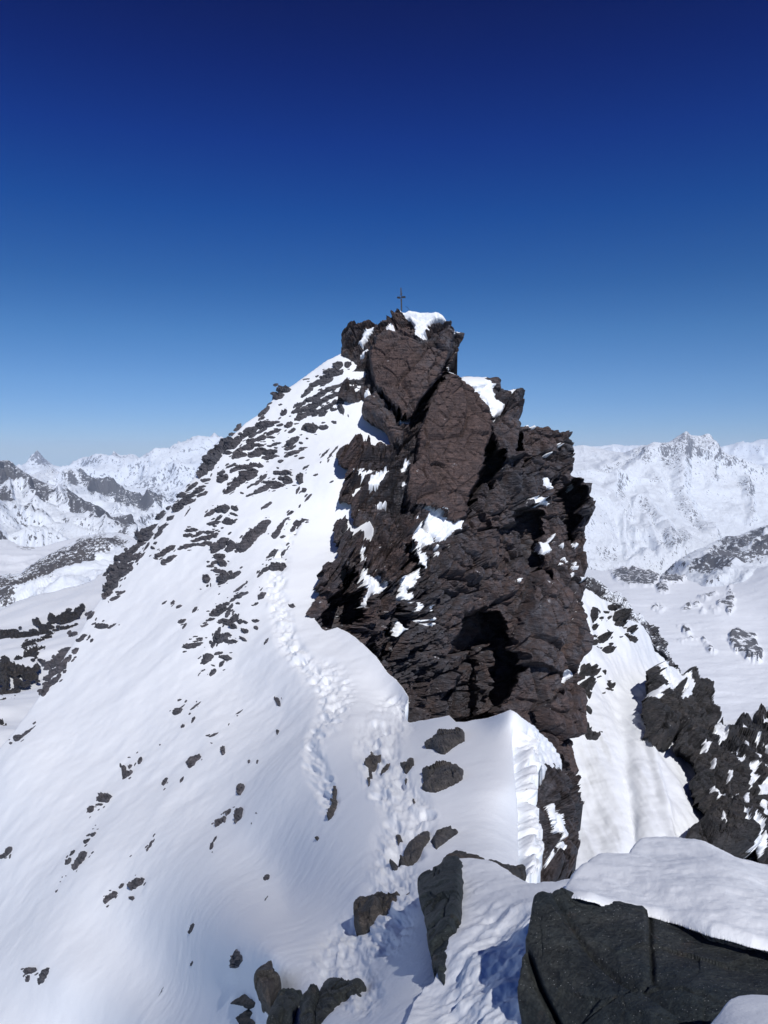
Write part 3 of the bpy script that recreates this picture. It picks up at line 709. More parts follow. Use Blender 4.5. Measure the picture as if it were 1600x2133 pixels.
A_RIB = alpine_mat('rib_alpine', 0.28, 1.05, rock=(0.055, 0.055, 0.065), rock2=(0.10, 0.10, 0.11), bd=0.8, slope=0.5)

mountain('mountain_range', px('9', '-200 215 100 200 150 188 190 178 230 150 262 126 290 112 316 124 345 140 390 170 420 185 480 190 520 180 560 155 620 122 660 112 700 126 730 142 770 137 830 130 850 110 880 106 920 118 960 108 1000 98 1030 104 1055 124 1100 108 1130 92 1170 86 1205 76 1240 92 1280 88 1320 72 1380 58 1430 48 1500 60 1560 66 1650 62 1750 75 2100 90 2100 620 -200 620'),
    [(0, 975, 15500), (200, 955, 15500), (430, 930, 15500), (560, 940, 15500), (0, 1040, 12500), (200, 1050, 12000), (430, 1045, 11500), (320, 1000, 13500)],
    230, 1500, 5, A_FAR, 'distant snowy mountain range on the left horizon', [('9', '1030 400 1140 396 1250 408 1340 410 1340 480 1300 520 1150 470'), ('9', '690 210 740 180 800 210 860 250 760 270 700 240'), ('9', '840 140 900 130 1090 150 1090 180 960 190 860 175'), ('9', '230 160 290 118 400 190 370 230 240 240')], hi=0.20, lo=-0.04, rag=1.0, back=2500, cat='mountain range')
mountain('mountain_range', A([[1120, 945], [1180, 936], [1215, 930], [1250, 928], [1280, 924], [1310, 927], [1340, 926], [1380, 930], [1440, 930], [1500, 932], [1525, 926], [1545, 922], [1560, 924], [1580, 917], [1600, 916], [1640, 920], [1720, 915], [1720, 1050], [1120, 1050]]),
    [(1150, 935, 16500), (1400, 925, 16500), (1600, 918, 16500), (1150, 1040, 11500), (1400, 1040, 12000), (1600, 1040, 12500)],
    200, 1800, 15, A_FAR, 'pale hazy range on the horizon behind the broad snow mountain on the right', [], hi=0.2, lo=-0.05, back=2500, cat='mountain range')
mountain('mountain', px('a', '-140 172 0 160 60 152 150 170 260 195 330 205 400 215 560 160 640 152 700 150 760 140 800 110 840 80 880 62 910 58 950 68 1010 74 1060 76 1105 88 1130 120 1160 150 1190 190 1240 215 1300 245 1380 275 1450 300 1600 345 2000 440 2000 1260 -140 1280'),
    [(1180, 1050, 3900), (1180, 945, 5400), (1290, 940, 5400), (1420, 906, 5500), (1475, 911, 5500), (1600, 975, 5300), (1300, 1190, 3450), (1200, 1195, 3400), (1420, 1190, 3500), (1600, 1120, 4300), (1400, 1000, 4750), (1500, 1040, 4700), (1300, 1080, 4150), (1350, 960, 5000), (1680, 1000, 5300), (1680, 1150, 4200)],
    42, 620, 25, alpine_mat('peak_alpine', 0.012, 1.12, rock=(0.14, 0.15, 0.18), rock2=(0.24, 0.25, 0.28), bd=50, stretch=((1.7, 1.2, 0.25), (0, 0.5, 0))),
    'broad snow mountain with rocky summit head on the right, streaked with gullies',
    [('a', '720 180 800 160 880 100 960 70 1100 90 1150 150 1160 250 1060 270 960 300 860 330 820 280 860 440 830 460 760 380 720 400 690 250'), ('a', '540 350 610 240 640 240 600 350'), ('a', '610 400 640 420 700 520 620 510'), ('a', '660 600 740 555 745 580 680 620'),
     ('a', '1300 540 1340 490 1440 485 1455 600 1425 680 1380 600'), ('a', '1150 250 1400 340 1390 400 1130 300'), ('a', '480 740 540 700 620 780 680 860 600 850 500 800'), ('a', '650 1080 700 990 860 980 920 1050 800 1140 700 1120'), ('a', '130 1080 250 1090 380 1170 200 1190'),
     ('a', '190 450 300 410 470 330 620 240 560 230 400 320 190 400'), ('a', '360 200 470 190 640 160 560 200 380 250'), ('a', '820 480 860 560 850 620 830 580'), ('a', '800 720 860 640 960 770 1050 860 1100 930 1000 960 900 800'), ('a', '1395 740 1440 720 1440 820 1400 800'), ('a', '1140 370 1170 400 1240 410 1140 470 1100 460'), ('a', '290 560 360 540 400 640 330 700'), ('a', '500 640 580 630 560 660 510 655')],
    hi=0.15, lo=-0.06, rag=0.2, back=1200,
    ridges=[('a', '900 70 870 200 850 330 862 460 860 600 950 740 1050 860 1110 960', 22, 110), ('a', '900 70 780 170 640 240 560 330 400 430 250 560', 20, 100), ('a', '700 150 560 200 400 280 200 400', 14, 60), ('a', '620 400 690 520 740 560', 14, 50),
            ('a', '480 700 560 720 640 820 740 960 800 1120', 18, 80), ('a', '1060 80 1140 220 1280 300 1400 370 1500 400', 18, 90), ('a', '1400 480 1420 620 1440 820', 14, 70), ('a', '300 560 380 760 430 860', 10, 40), ('a', '250 640 330 860 420 1120', 10, 45), ('a', '380 880 460 1020 560 1150', 10, 45), ('a', '560 860 600 1000 700 1180', 10, 45), ('a', '860 980 900 1080 860 1140', 12, 50), ('a', '1140 240 1130 380 1120 460', 10, 40)])
mountain('mountain', px('a', '690 1250 740 1210 800 1150 870 1095 940 1055 1000 1022 1060 1000 1120 965 1180 940 1270 905 1320 910 1370 898 1450 862 1530 838 1600 815 1760 780 1900 760 1900 1500 1300 1520 1150 1400 950 1330'),
    [(1380, 1195, 3000), (1500, 1115, 3400), (1600, 1094, 3500), (1500, 1220, 2500), (1600, 1250, 2350), (1400, 1215, 2700), (1680, 1080, 3500), (1680, 1260, 2300)],
    38, 330, 35, A_MID, 'rocky shoulder in purple shade slanting down from the right edge below the snow mountain',
    [('a', '1100 1040 1160 960 1270 908 1370 900 1600 820 1700 800 1600 880 1400 1020 1330 1070 1200 1100'), ('a', '960 1240 1040 1150 1120 1130 1220 1125 1400 1050 1600 910 1700 860 1700 1060 1600 1100 1480 1150 1380 1200 1280 1300 1150 1270'), ('a', '700 1250 760 1200 860 1100 1000 1030 860 1140 760 1240')],
    hi=0.36, lo=-0.10, rag=0.8, back=400, stretch=(1, 1, .6))
def glac_disp(P, u, v, sd):
    kn = knoll(u, v)
    return 6 * fbm(P / 300, 3, 4) + 1.2 * fbm(P * A([1 / 90, 1 / 25, 1 / 50]), 3, 6) + kn * (5 + 7 * ridged(P / 70, 4, 8))
KN = [('b', '290 60 340 30 420 20 560 30 680 60 720 90 640 165 560 150 470 160 400 140 340 110'), ('b', '655 170 700 155 760 180 770 210 720 235 670 215'), ('b', '680 100 760 70 960 72 880 145 720 160'),
      ('b', '1030 270 1080 240 1180 225 1180 250 1080 290'), ('b', '1180 310 1260 270 1280 170 1310 250 1325 350 1280 380 1200 340'), ('b', '880 370 960 320 1030 340 940 380'), ('b', '1020 385 1130 360 1190 370 1150 395'), ('b', '640 350 700 330 750 350 700 370'),
      ('b', '1280 560 1340 510 1440 540 1490 560 1520 650 1550 720 1540 790 1480 790 1400 740 1330 710 1300 640'), ('b', '850 500 900 490 960 555 920 560'), ('b', '1060 600 1110 640 1150 700 1110 700'), ('b', '860 615 960 585 1000 600 880 630')]
_kn = bare_attr(KN, 1.0, 0.0, 5.0)['bare']
def knoll(u, v): return _kn(u, v)
glacier = relief('glacier', A([[1180, 1192], [1232, 1187], [1260, 1190], [1275, 1186], [1300, 1181], [1335, 1184], [1365, 1192], [1385, 1203], [1410, 1200], [1445, 1200], [1480, 1208], [1508, 1219], [1520, 1222], [1545, 1200], [1570, 1188], [1600, 1180], [1720, 1150], [1720, 1700], [1150, 1700], [1150, 1250]]),
    Surf([(1200, 1190, 3000), (1350, 1185, 2900), (1500, 1212, 2550), (1600, 1180, 2500), (1700, 1150, 2500), (1300, 1270, 2150), (1500, 1280, 2050), (1600, 1300, 1950), (1300, 1400, 1640), (1600, 1400, 1600), (1450, 1350, 1780), (1300, 1520, 1300), (1600, 1520, 1290), (1600, 1700, 1000), (1200, 1700, 1000)]),
    2.0, A_GLAC, disp=glac_disp, skirt=[(100, 0, -60), (400, 0, -400)], attrfun=bare_attr(KN, 0.36, -0.20, 5.0))
tag(glacier, 'flat pale glacier basin with rocky knolls on the right, far below the tower', 'glacier', kind='structure')

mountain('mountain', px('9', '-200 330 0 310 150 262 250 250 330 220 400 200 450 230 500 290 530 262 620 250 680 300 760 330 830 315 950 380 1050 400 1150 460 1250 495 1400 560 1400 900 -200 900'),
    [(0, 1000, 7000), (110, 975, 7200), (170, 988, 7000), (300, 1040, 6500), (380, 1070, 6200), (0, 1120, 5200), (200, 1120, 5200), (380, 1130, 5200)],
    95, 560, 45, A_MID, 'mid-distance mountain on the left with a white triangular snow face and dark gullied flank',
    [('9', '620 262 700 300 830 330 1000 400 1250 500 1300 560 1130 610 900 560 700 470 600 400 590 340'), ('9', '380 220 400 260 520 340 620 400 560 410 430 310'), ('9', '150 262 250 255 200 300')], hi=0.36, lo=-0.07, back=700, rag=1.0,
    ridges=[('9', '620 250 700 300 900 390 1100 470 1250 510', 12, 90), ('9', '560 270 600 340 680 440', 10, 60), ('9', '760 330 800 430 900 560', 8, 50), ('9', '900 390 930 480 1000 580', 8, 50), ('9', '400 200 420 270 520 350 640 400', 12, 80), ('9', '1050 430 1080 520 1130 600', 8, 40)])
mountain('mountain', px('9', '-200 160 0 145 55 138 80 150 100 162 130 190 165 215 200 235 245 262 290 290 340 310 390 322 440 360 500 390 560 420 640 460 700 490 760 525 850 575 900 610 950 650 1000 700 1060 760 1060 1000 -200 1000'),
    [(0, 962, 4300), (60, 995, 4200), (180, 1045, 3900), (280, 1130, 3300), (0, 1080, 3300), (120, 1080, 3500), (0, 1130, 2700), (150, 1150, 2700), (280, 1200, 2600)],
    70, 420, 55, A_MID, 'dark craggy peak cut by the left edge with snow bowls between its rock ribs',
    [('9', '-100 150 60 140 165 215 240 260 380 330 480 400 450 460 350 540 250 550 200 480 190 350 100 330 20 400 -100 420'), ('9', '500 480 600 440 700 500 820 570 980 700 1000 760 900 800 760 680 650 620 540 600'), ('9', '-100 440 0 440 60 540 100 640 330 680 460 740 400 770 200 720 -100 690'), ('9', '340 320 460 390 440 470 380 440')],
    hi=0.36, lo=-0.06, back=500, rag=1.0,
    ridges=[('9', '50 138 160 215 240 262 380 340 480 410 640 470 820 580 940 660 1010 740', 14, 80), ('9', '60 140 110 260 190 340 210 450 260 540', 14, 80), ('9', '-60 150 0 300 40 440 100 600 330 680', 14, 80), ('9', '340 310 400 400 440 480 520 560', 12, 60), ('9', '640 470 620 560 700 640', 10, 50), ('9', '820 580 760 680 800 740', 10, 50)])
mountain('snowfield', px('9', '-200 730 0 738 60 742 150 790 300 800 420 768 520 742 620 715 760 695 900 690 1000 720 1100 800 1100 1150 -200 1150'),
    [(0, 1125, 2300), (100, 1140, 2100), (200, 1115, 2100), (280, 1115, 2000), (0, 1200, 1500), (200, 1180, 1600), (280, 1160, 1750)],
    10, 300, 65, A_GLAC, 'smooth snowfield below the craggy peak at the left edge', [('9', '100 800 190 760 320 790 200 860')], hi=0.24, lo=-0.2, back=200, cat='snowfield')
mountain('ridge', px('9', '-200 1010 0 1005 100 1002 160 998 185 965 240 930 320 880 420 830 500 788 560 755 640 715 700 706 760 705 830 690 880 695 960 720 1010 745 1100 800 1100 1100 600 1200 -200 1500'),
    [(0, 1196, 1150), (50, 1185, 1150), (130, 1135, 1300), (200, 1113, 1400), (280, 1122, 1350), (0, 1280, 800), (100, 1230, 900), (200, 1200, 1000), (280, 1170, 1100)],
    9, 70, 75, A_SCREE, 'scree-covered rocky ridge speckled with snow on the left behind the snow dome',
    [('9', '-100 1020 160 1010 190 960 500 790 640 720 760 710 1000 730 950 800 800 870 660 970 500 1010 420 1050 200 1150 80 1230 -100 1300')], hi=0.36, lo=-0.12, back=120, cat='ridge', soft=9)
def dome_disp(P, u, v, sd): return 0.8 * fbm(P / 25, 3, 4) + 0.25 * fbm(P / 5, 3, 5)
DM = [(0, 1276, 190), (80, 1235, 215), (225, 1178, 260), (140, 1290, 150), (60, 1380, 110), (0, 1450, 88), (80, 1480, 80), (0, 1560, 65), (200, 1250, 170), (120, 1400, 100)]
S_DOME = Surf(DM)
dome = relief('snow_dome', px('9', '-200 1350 -50 1315 30 1275 80 1240 140 1215 220 1192 300 1170 400 1148 480 1130 600 1100 700 1060 780 1000 850 930 950 880 1150 900 1150 1300 900 1700 500 2300 -200 2900'), S_DOME, 2.5, snow_mat('dome_snow', fine=0.3), disp=dome_disp, skirt=[(12, 0, -6), (50, 0, -50)])
tag(dome, 'smooth white snow dome behind the left rock rib of the ridge', 'snow dome', kind='structure')

rib = relief('rock_rib', rough(px('b', '60 60 135 75 200 110 290 190 350 200 400 260 450 300 500 370 560 400 620 470 670 520 700 590 720 625 750 640 770 690 790 735 785 790 860 880 850 915 820 900 720 740 640 660 600 590 560 540 480 520 400 560 330 600 0 500'), 1.6, 5, 3),
    Surf([(1230, 1200, 150), (1300, 1250, 145), (1395, 1365, 135), (1240, 1290, 120), (1330, 1330, 118), (1380, 1400, 115)]), 1.3, A_RIB,
    disp=lambda P, u, v, sd: rock_relief(P, 1.6, 0.2, 0, 300, 1.2) * np.clip(sd / 8, .3, 1) * 0.8, skirt=[(4, .02, -1), (20, .1, -15)], smooth=False,
    attrfun=bare_attr([('b', '520 480 600 440 700 600 790 740 850 900 800 900 640 660'), ('b', '120 80 200 120 260 180 200 290 100 200'), ('b', '400 380 480 360 500 440 420 460')], 0.28, 0.02, 8))
tag(rib, 'broken rock rib dusted with snow, dropping to the right behind the tower', 'rock rib', kind='structure')

# ------------------------------------------------------------------ couloir right of the tower
def couloir_disp(P, u, v, sd):
    g = np.stack([P[:, 0] - 0.05 * P[:, 2], P[:, 1] * .15, P[:, 2] * .05], -1)
    run = (1290 + (v - 1400) * 0.09); near = np.exp(-((u - run) / 20.0) ** 2) * sst(1380, 1500, v)
    run2 = (1345 + (v - 1500) * 0.22); n2 = np.exp(-((u - run2) / 9.0) ** 2) * sst(1500, 1560, v)
    return 0.5 * fbm(P / 9, 3, 4) + 0.16 * fbm(g * 0.8, 4, 5) + 0.05 * fbm(P / 1.1, 3, 6) - 0.5 * near + 0.35 * n2
S_COUL = Surf([(1240, 1240, 84), (1290, 1258, 90), (1330, 1295, 92), (1395, 1400, 92), (1440, 1440, 88), (1250, 1330, 76), (1300, 1380, 75), (1320, 1450, 68), (1300, 1550, 57), (1230, 1500, 60), (1230, 1700, 48), (1330, 1700, 46.5), (1450, 1700, 50), (1400, 1550, 60),
               (1480, 1490, 84), (1600, 1472, 90), (1700, 1460, 90), (1500, 1600, 62), (1600, 1600, 66), (1600, 1750, 52), (1450, 1800, 44), (1200, 1800, 43), (1700, 1800, 52), (1370, 1480, 66)], couloir_disp and (lambda P, u, v: couloir_disp(P.reshape(-1, 3), np.ravel(u), np.ravel(v), None).reshape(np.shape(u))))
couloir = relief('snow_couloir', np.concatenate([px('b', '0 120 60 170 100 200 150 240 200 288 240 305 290 310 320 335 350 390 400 455 470 448 520 470 560 505 600 580 640 650 700 710 760 780 800 830 860 890 900 940 960 930 1060 960 1120 1060 1135 1140 1170 1180 1210 1228 1260 1236 1300 1242 1350 1236 1400 1226 1450 1215 1490 1195 1520 1180 1560 1163 1600 1160 1700 1150 1900 1150'), A([[1720, 2000], [1150, 2000], [1170, 1500]])]),
    S_COUL, 1.8, M_SNOW, disp=couloir_disp, skirt=[(1.5, 0, -.8), (6, 0, -6), (12, 0, -25)])
tag(couloir, 'steep snow couloir with runnels dropping between the tower and the right-hand crags', 'couloir', kind='structure')
def crag(name, outline, pts, k, seed, label, mat=None, dust=None, stp=1.5, a=0.15, front=1.2, snows=()):
    ol = rough(outline, 2.4, 5, seed); S = Surf(pts)
    ql = [px(*q) for q in snows]
    def ids(u, v):
        P2 = np.stack([u, v], -1); o = np.full(len(u), -1); w = np.zeros(len(u))
        n1 = 2.0 * vnoise(np.stack([u / 6, v / 6, u * 0], -1), 31 + seed) + 1.2 * vnoise(np.stack([u / 3, v / 3, u * 0], -1), 32)
        for q in ql:
            d = sdf(P2, q) + n1; w = np.maximum(w, sst(-1.5, 3, d)); o[d > 0] = 0
        return o, w
    def dsp(P, u, v, sd):
        o, w = ids(u, v)
        t = np.clip(sd / 10, 0, 1)
        h = rock_relief(P, k, a, -0.1, seed, 1.15) * (0.4 + 0.6 * t) * (1 - 0.85 * w) + 0.1 * w + front * k * np.sqrt(np.clip(1 - (1 - t) ** 2, 0, 1)) - 0.3 * k
        return h
    r = relief(name, ol, S, stp, mat or M_ROCK, disp=dsp, skirt=[(1.5 * k, .02, 0), (7 * k, .12, -2 * k)], smooth=False, split=(lambda u, v: ids(u, v)[0]) if ql else None)
    if ql:
        r, V, Fs = r
        if len(Fs): 
            s_ = mesh_obj('snow_patch', V, Fs[0], M_SNOW, r, True)
    return tag(r, label, 'crag', kind='structure')
crag('crag', px('6', '868 -10 875 60 895 100 868 150 850 230 860 300 865 380 880 430 925 458 980 458 1015 440 1030 400 1035 330 1040 400 1060 420 1100 380 1180 380 1240 370 1292 330 1312 262 1280 225 1255 200 1252 110 1220 62 1190 55 1160 62 1150 30 1120 10 1090 30 1060 40 1030 0 1000 -30 960 -30 930 -40'),
     [(1360, 1395, 70), (1400, 1400, 76), (1450, 1420, 78), (1480, 1450, 76), (1360, 1540, 57.5), (1400, 1555, 57.5), (1480, 1520, 66), (1420, 1480, 66)], 0.9, 401, 'blocky dark crag capped with snow on the right side of the couloir',
     snows=[('6', '905 -20 960 -25 1010 0 1060 55 1090 60 1130 130 1110 180 1040 205 1060 150 1090 120 1060 100 1000 130 960 170 940 120 960 90 930 60'), ('6', '870 130 930 110 950 140 900 160 905 200 870 170')])
crag('crag', px('6', '1036 440 1040 410 1080 380 1140 376 1230 360 1290 330 1312 300 1335 330 1345 340 1395 380 1400 310 1435 265 1475 300 1520 340 1510 260 1560 230 1600 260 1640 240 1800 300 1800 1300 1600 1300 1560 1110 1530 1060 1500 1100 1460 1095 1430 1085 1370 1065 1300 1045 1240 1030 1160 1000 1115 990 1130 940 1200 895 1242 870 1200 800 1190 740 1150 640 1190 600 1170 540 1130 490 1080 450'),
     [(1420, 1545, 57), (1500, 1500, 74), (1600, 1485, 82), (1480, 1640, 52), (1540, 1600, 58), (1600, 1620, 60), (1450, 1745, 44), (1540, 1760, 45), (1600, 1790, 46), (1660, 1600, 63), (1660, 1800, 47), (1480, 1700, 48)], 0.8, 431, 'wide dark rock wall streaked with snow at the right edge of the view',
     snows=[('6', '1225 350 1290 330 1330 380 1320 460 1270 460 1240 400'), ('6', '1450 600 1475 610 1480 700 1465 770 1455 700'), ('6', '1420 800 1450 760 1460 860 1440 900 1425 860'), ('6', '1500 740 1560 700 1600 720 1600 760 1540 800'), ('6', '1560 480 1620 470 1620 560 1580 530'), ('6', '1450 950 1480 1000 1500 1080 1470 1090 1455 1020'), ('6', '1370 770 1395 780 1400 830 1375 810'), ('6', '1235 730 1300 790 1290 830 1250 820'),
            ('6', '1520 850 1550 850 1560 960 1540 960'), ('6', '1440 460 1470 470 1460 500 1440 490'), ('6', '1520 960 1540 1000 1560 1100 1520 1060'), ('6', '1380 560 1420 580 1400 600'), ('6', '1490 1060 1540 1040 1560 1110 1500 1110'), ('6', '1480 430 1540 430 1520 470'), ('6', '1580 800 1600 900 1590 920 1570 860'), ('6', '1370 520 1390 530 1385 580 1372 560'), ('6', '1495 530 1515 540 1520 600 1500 590'), ('6', '1330 640 1350 650 1345 700 1332 690'), ('6', '1540 600 1560 610 1575 680 1550 670'), ('6', '1410 910 1425 940 1430 1010 1415 990'), ('6', '1300 930 1330 950 1320 980 1300 960'), ('6', '1440 380 1470 385 1460 420 1440 410'), ('6', '1560 330 1600 340 1600 370 1570 360'), ('6', '1240 560 1262 570 1255 610 1238 600'), ('6', '1180 470 1210 490 1200 530 1185 510')])
# broken side of the crest under the cornice
crag('crag', np.concatenate([px('2', '1130 1145 1180 1165 1240 1142 1300 1135 1310 1180 1380 1240 1420 1312 1350 1320 1392 1385 1400 1450 1385 1530 1380 1600 1320 1660 1250 1700 1120 1695 1100 1600 1140 1560 1150 1450 1130 1330 1140 1290 1145 1240 1130 1200')]),
     [(1110, 1610, 15.6), (1165, 1600, 17.4), (1195, 1650, 17), (1205, 1720, 15.5), (1120, 1700, 12.6), (1160, 1760, 13), (1200, 1800, 12.5), (1110, 1830, 9.8), (1150, 1840, 10.2)], 0.32, 461, 'broken brown ledges under the cornice at the end of the snow crest',
     mat=M_TOWER, front=0.5, a=0.4, snows=[('2', '1215 1310 1235 1330 1270 1420 1300 1490 1280 1500 1245 1430 1225 1370'), ('2', '1250 1520 1290 1510 1310 1550 1280 1570'), ('2', '1180 1600 1210 1590 1230 1640 1200 1650')])

# ------------------------------------------------------------------ rocks standing out of the snow flank
SEED = [100]
def outcrop(label, crop, s, surf=None, mat=None, name='rock_outcrop', k=0.34, cat='outcrop', group=None, edge=0.40):
    surf = surf or S_SNOW; L = slabs(crop, s)
    c = np.mean([[x, y] for x, y, *_ in L], axis=0)
    b, n = surf.point(A([[c[0]]]), A([[c[1]]]))
    if len(L) == 1:
        root = None
    else:
        root = empty(name, b[0, 0], label, cat, group)
    rc = random.Random(int(c[0] * 7 + c[1])); extra = []
    if root is not None:
        for (x, y, l, w_, a) in L:      # crumbs of the same bedding around the bigger slabs
            if l > 16:
                for q_ in range(2 if l > 26 else 1):
                    t = rc.uniform(-.7, .7) * l; o_ = rc.choice((-1, 1)) * (w_ * .5 + rc.uniform(1.5, 4)); th = math.radians(a)
                    ll = rc.uniform(4, 12); extra.append((x + t * math.cos(th) - o_ * math.sin(th), y - t * math.sin(th) - o_ * math.cos(th), ll, ll * rc.uniform(.22, .45), a + rc.uniform(-12, 12)))
    L = (L + extra)[:98]
    for (x, y, l, w_, a) in L:
        SEED[0] += 1
        Q = oval(x, y, l, w_, a, SEED[0], n=13 if l > 14 else 9)
        if l > 9: Q = rough(Q, min(1.8, 0.05 * l), 3.5, SEED[0])
        o = lump('rock' if root is None else 'slab', Q, surf, mat or M_SLAB, w_ * k, parent=root, edge=edge, seed=SEED[0] % 97, slab=0.9, tilt=0.5, fine=0.55)
        if root is None and o: tag(o, label, 'rock', group)
    return root
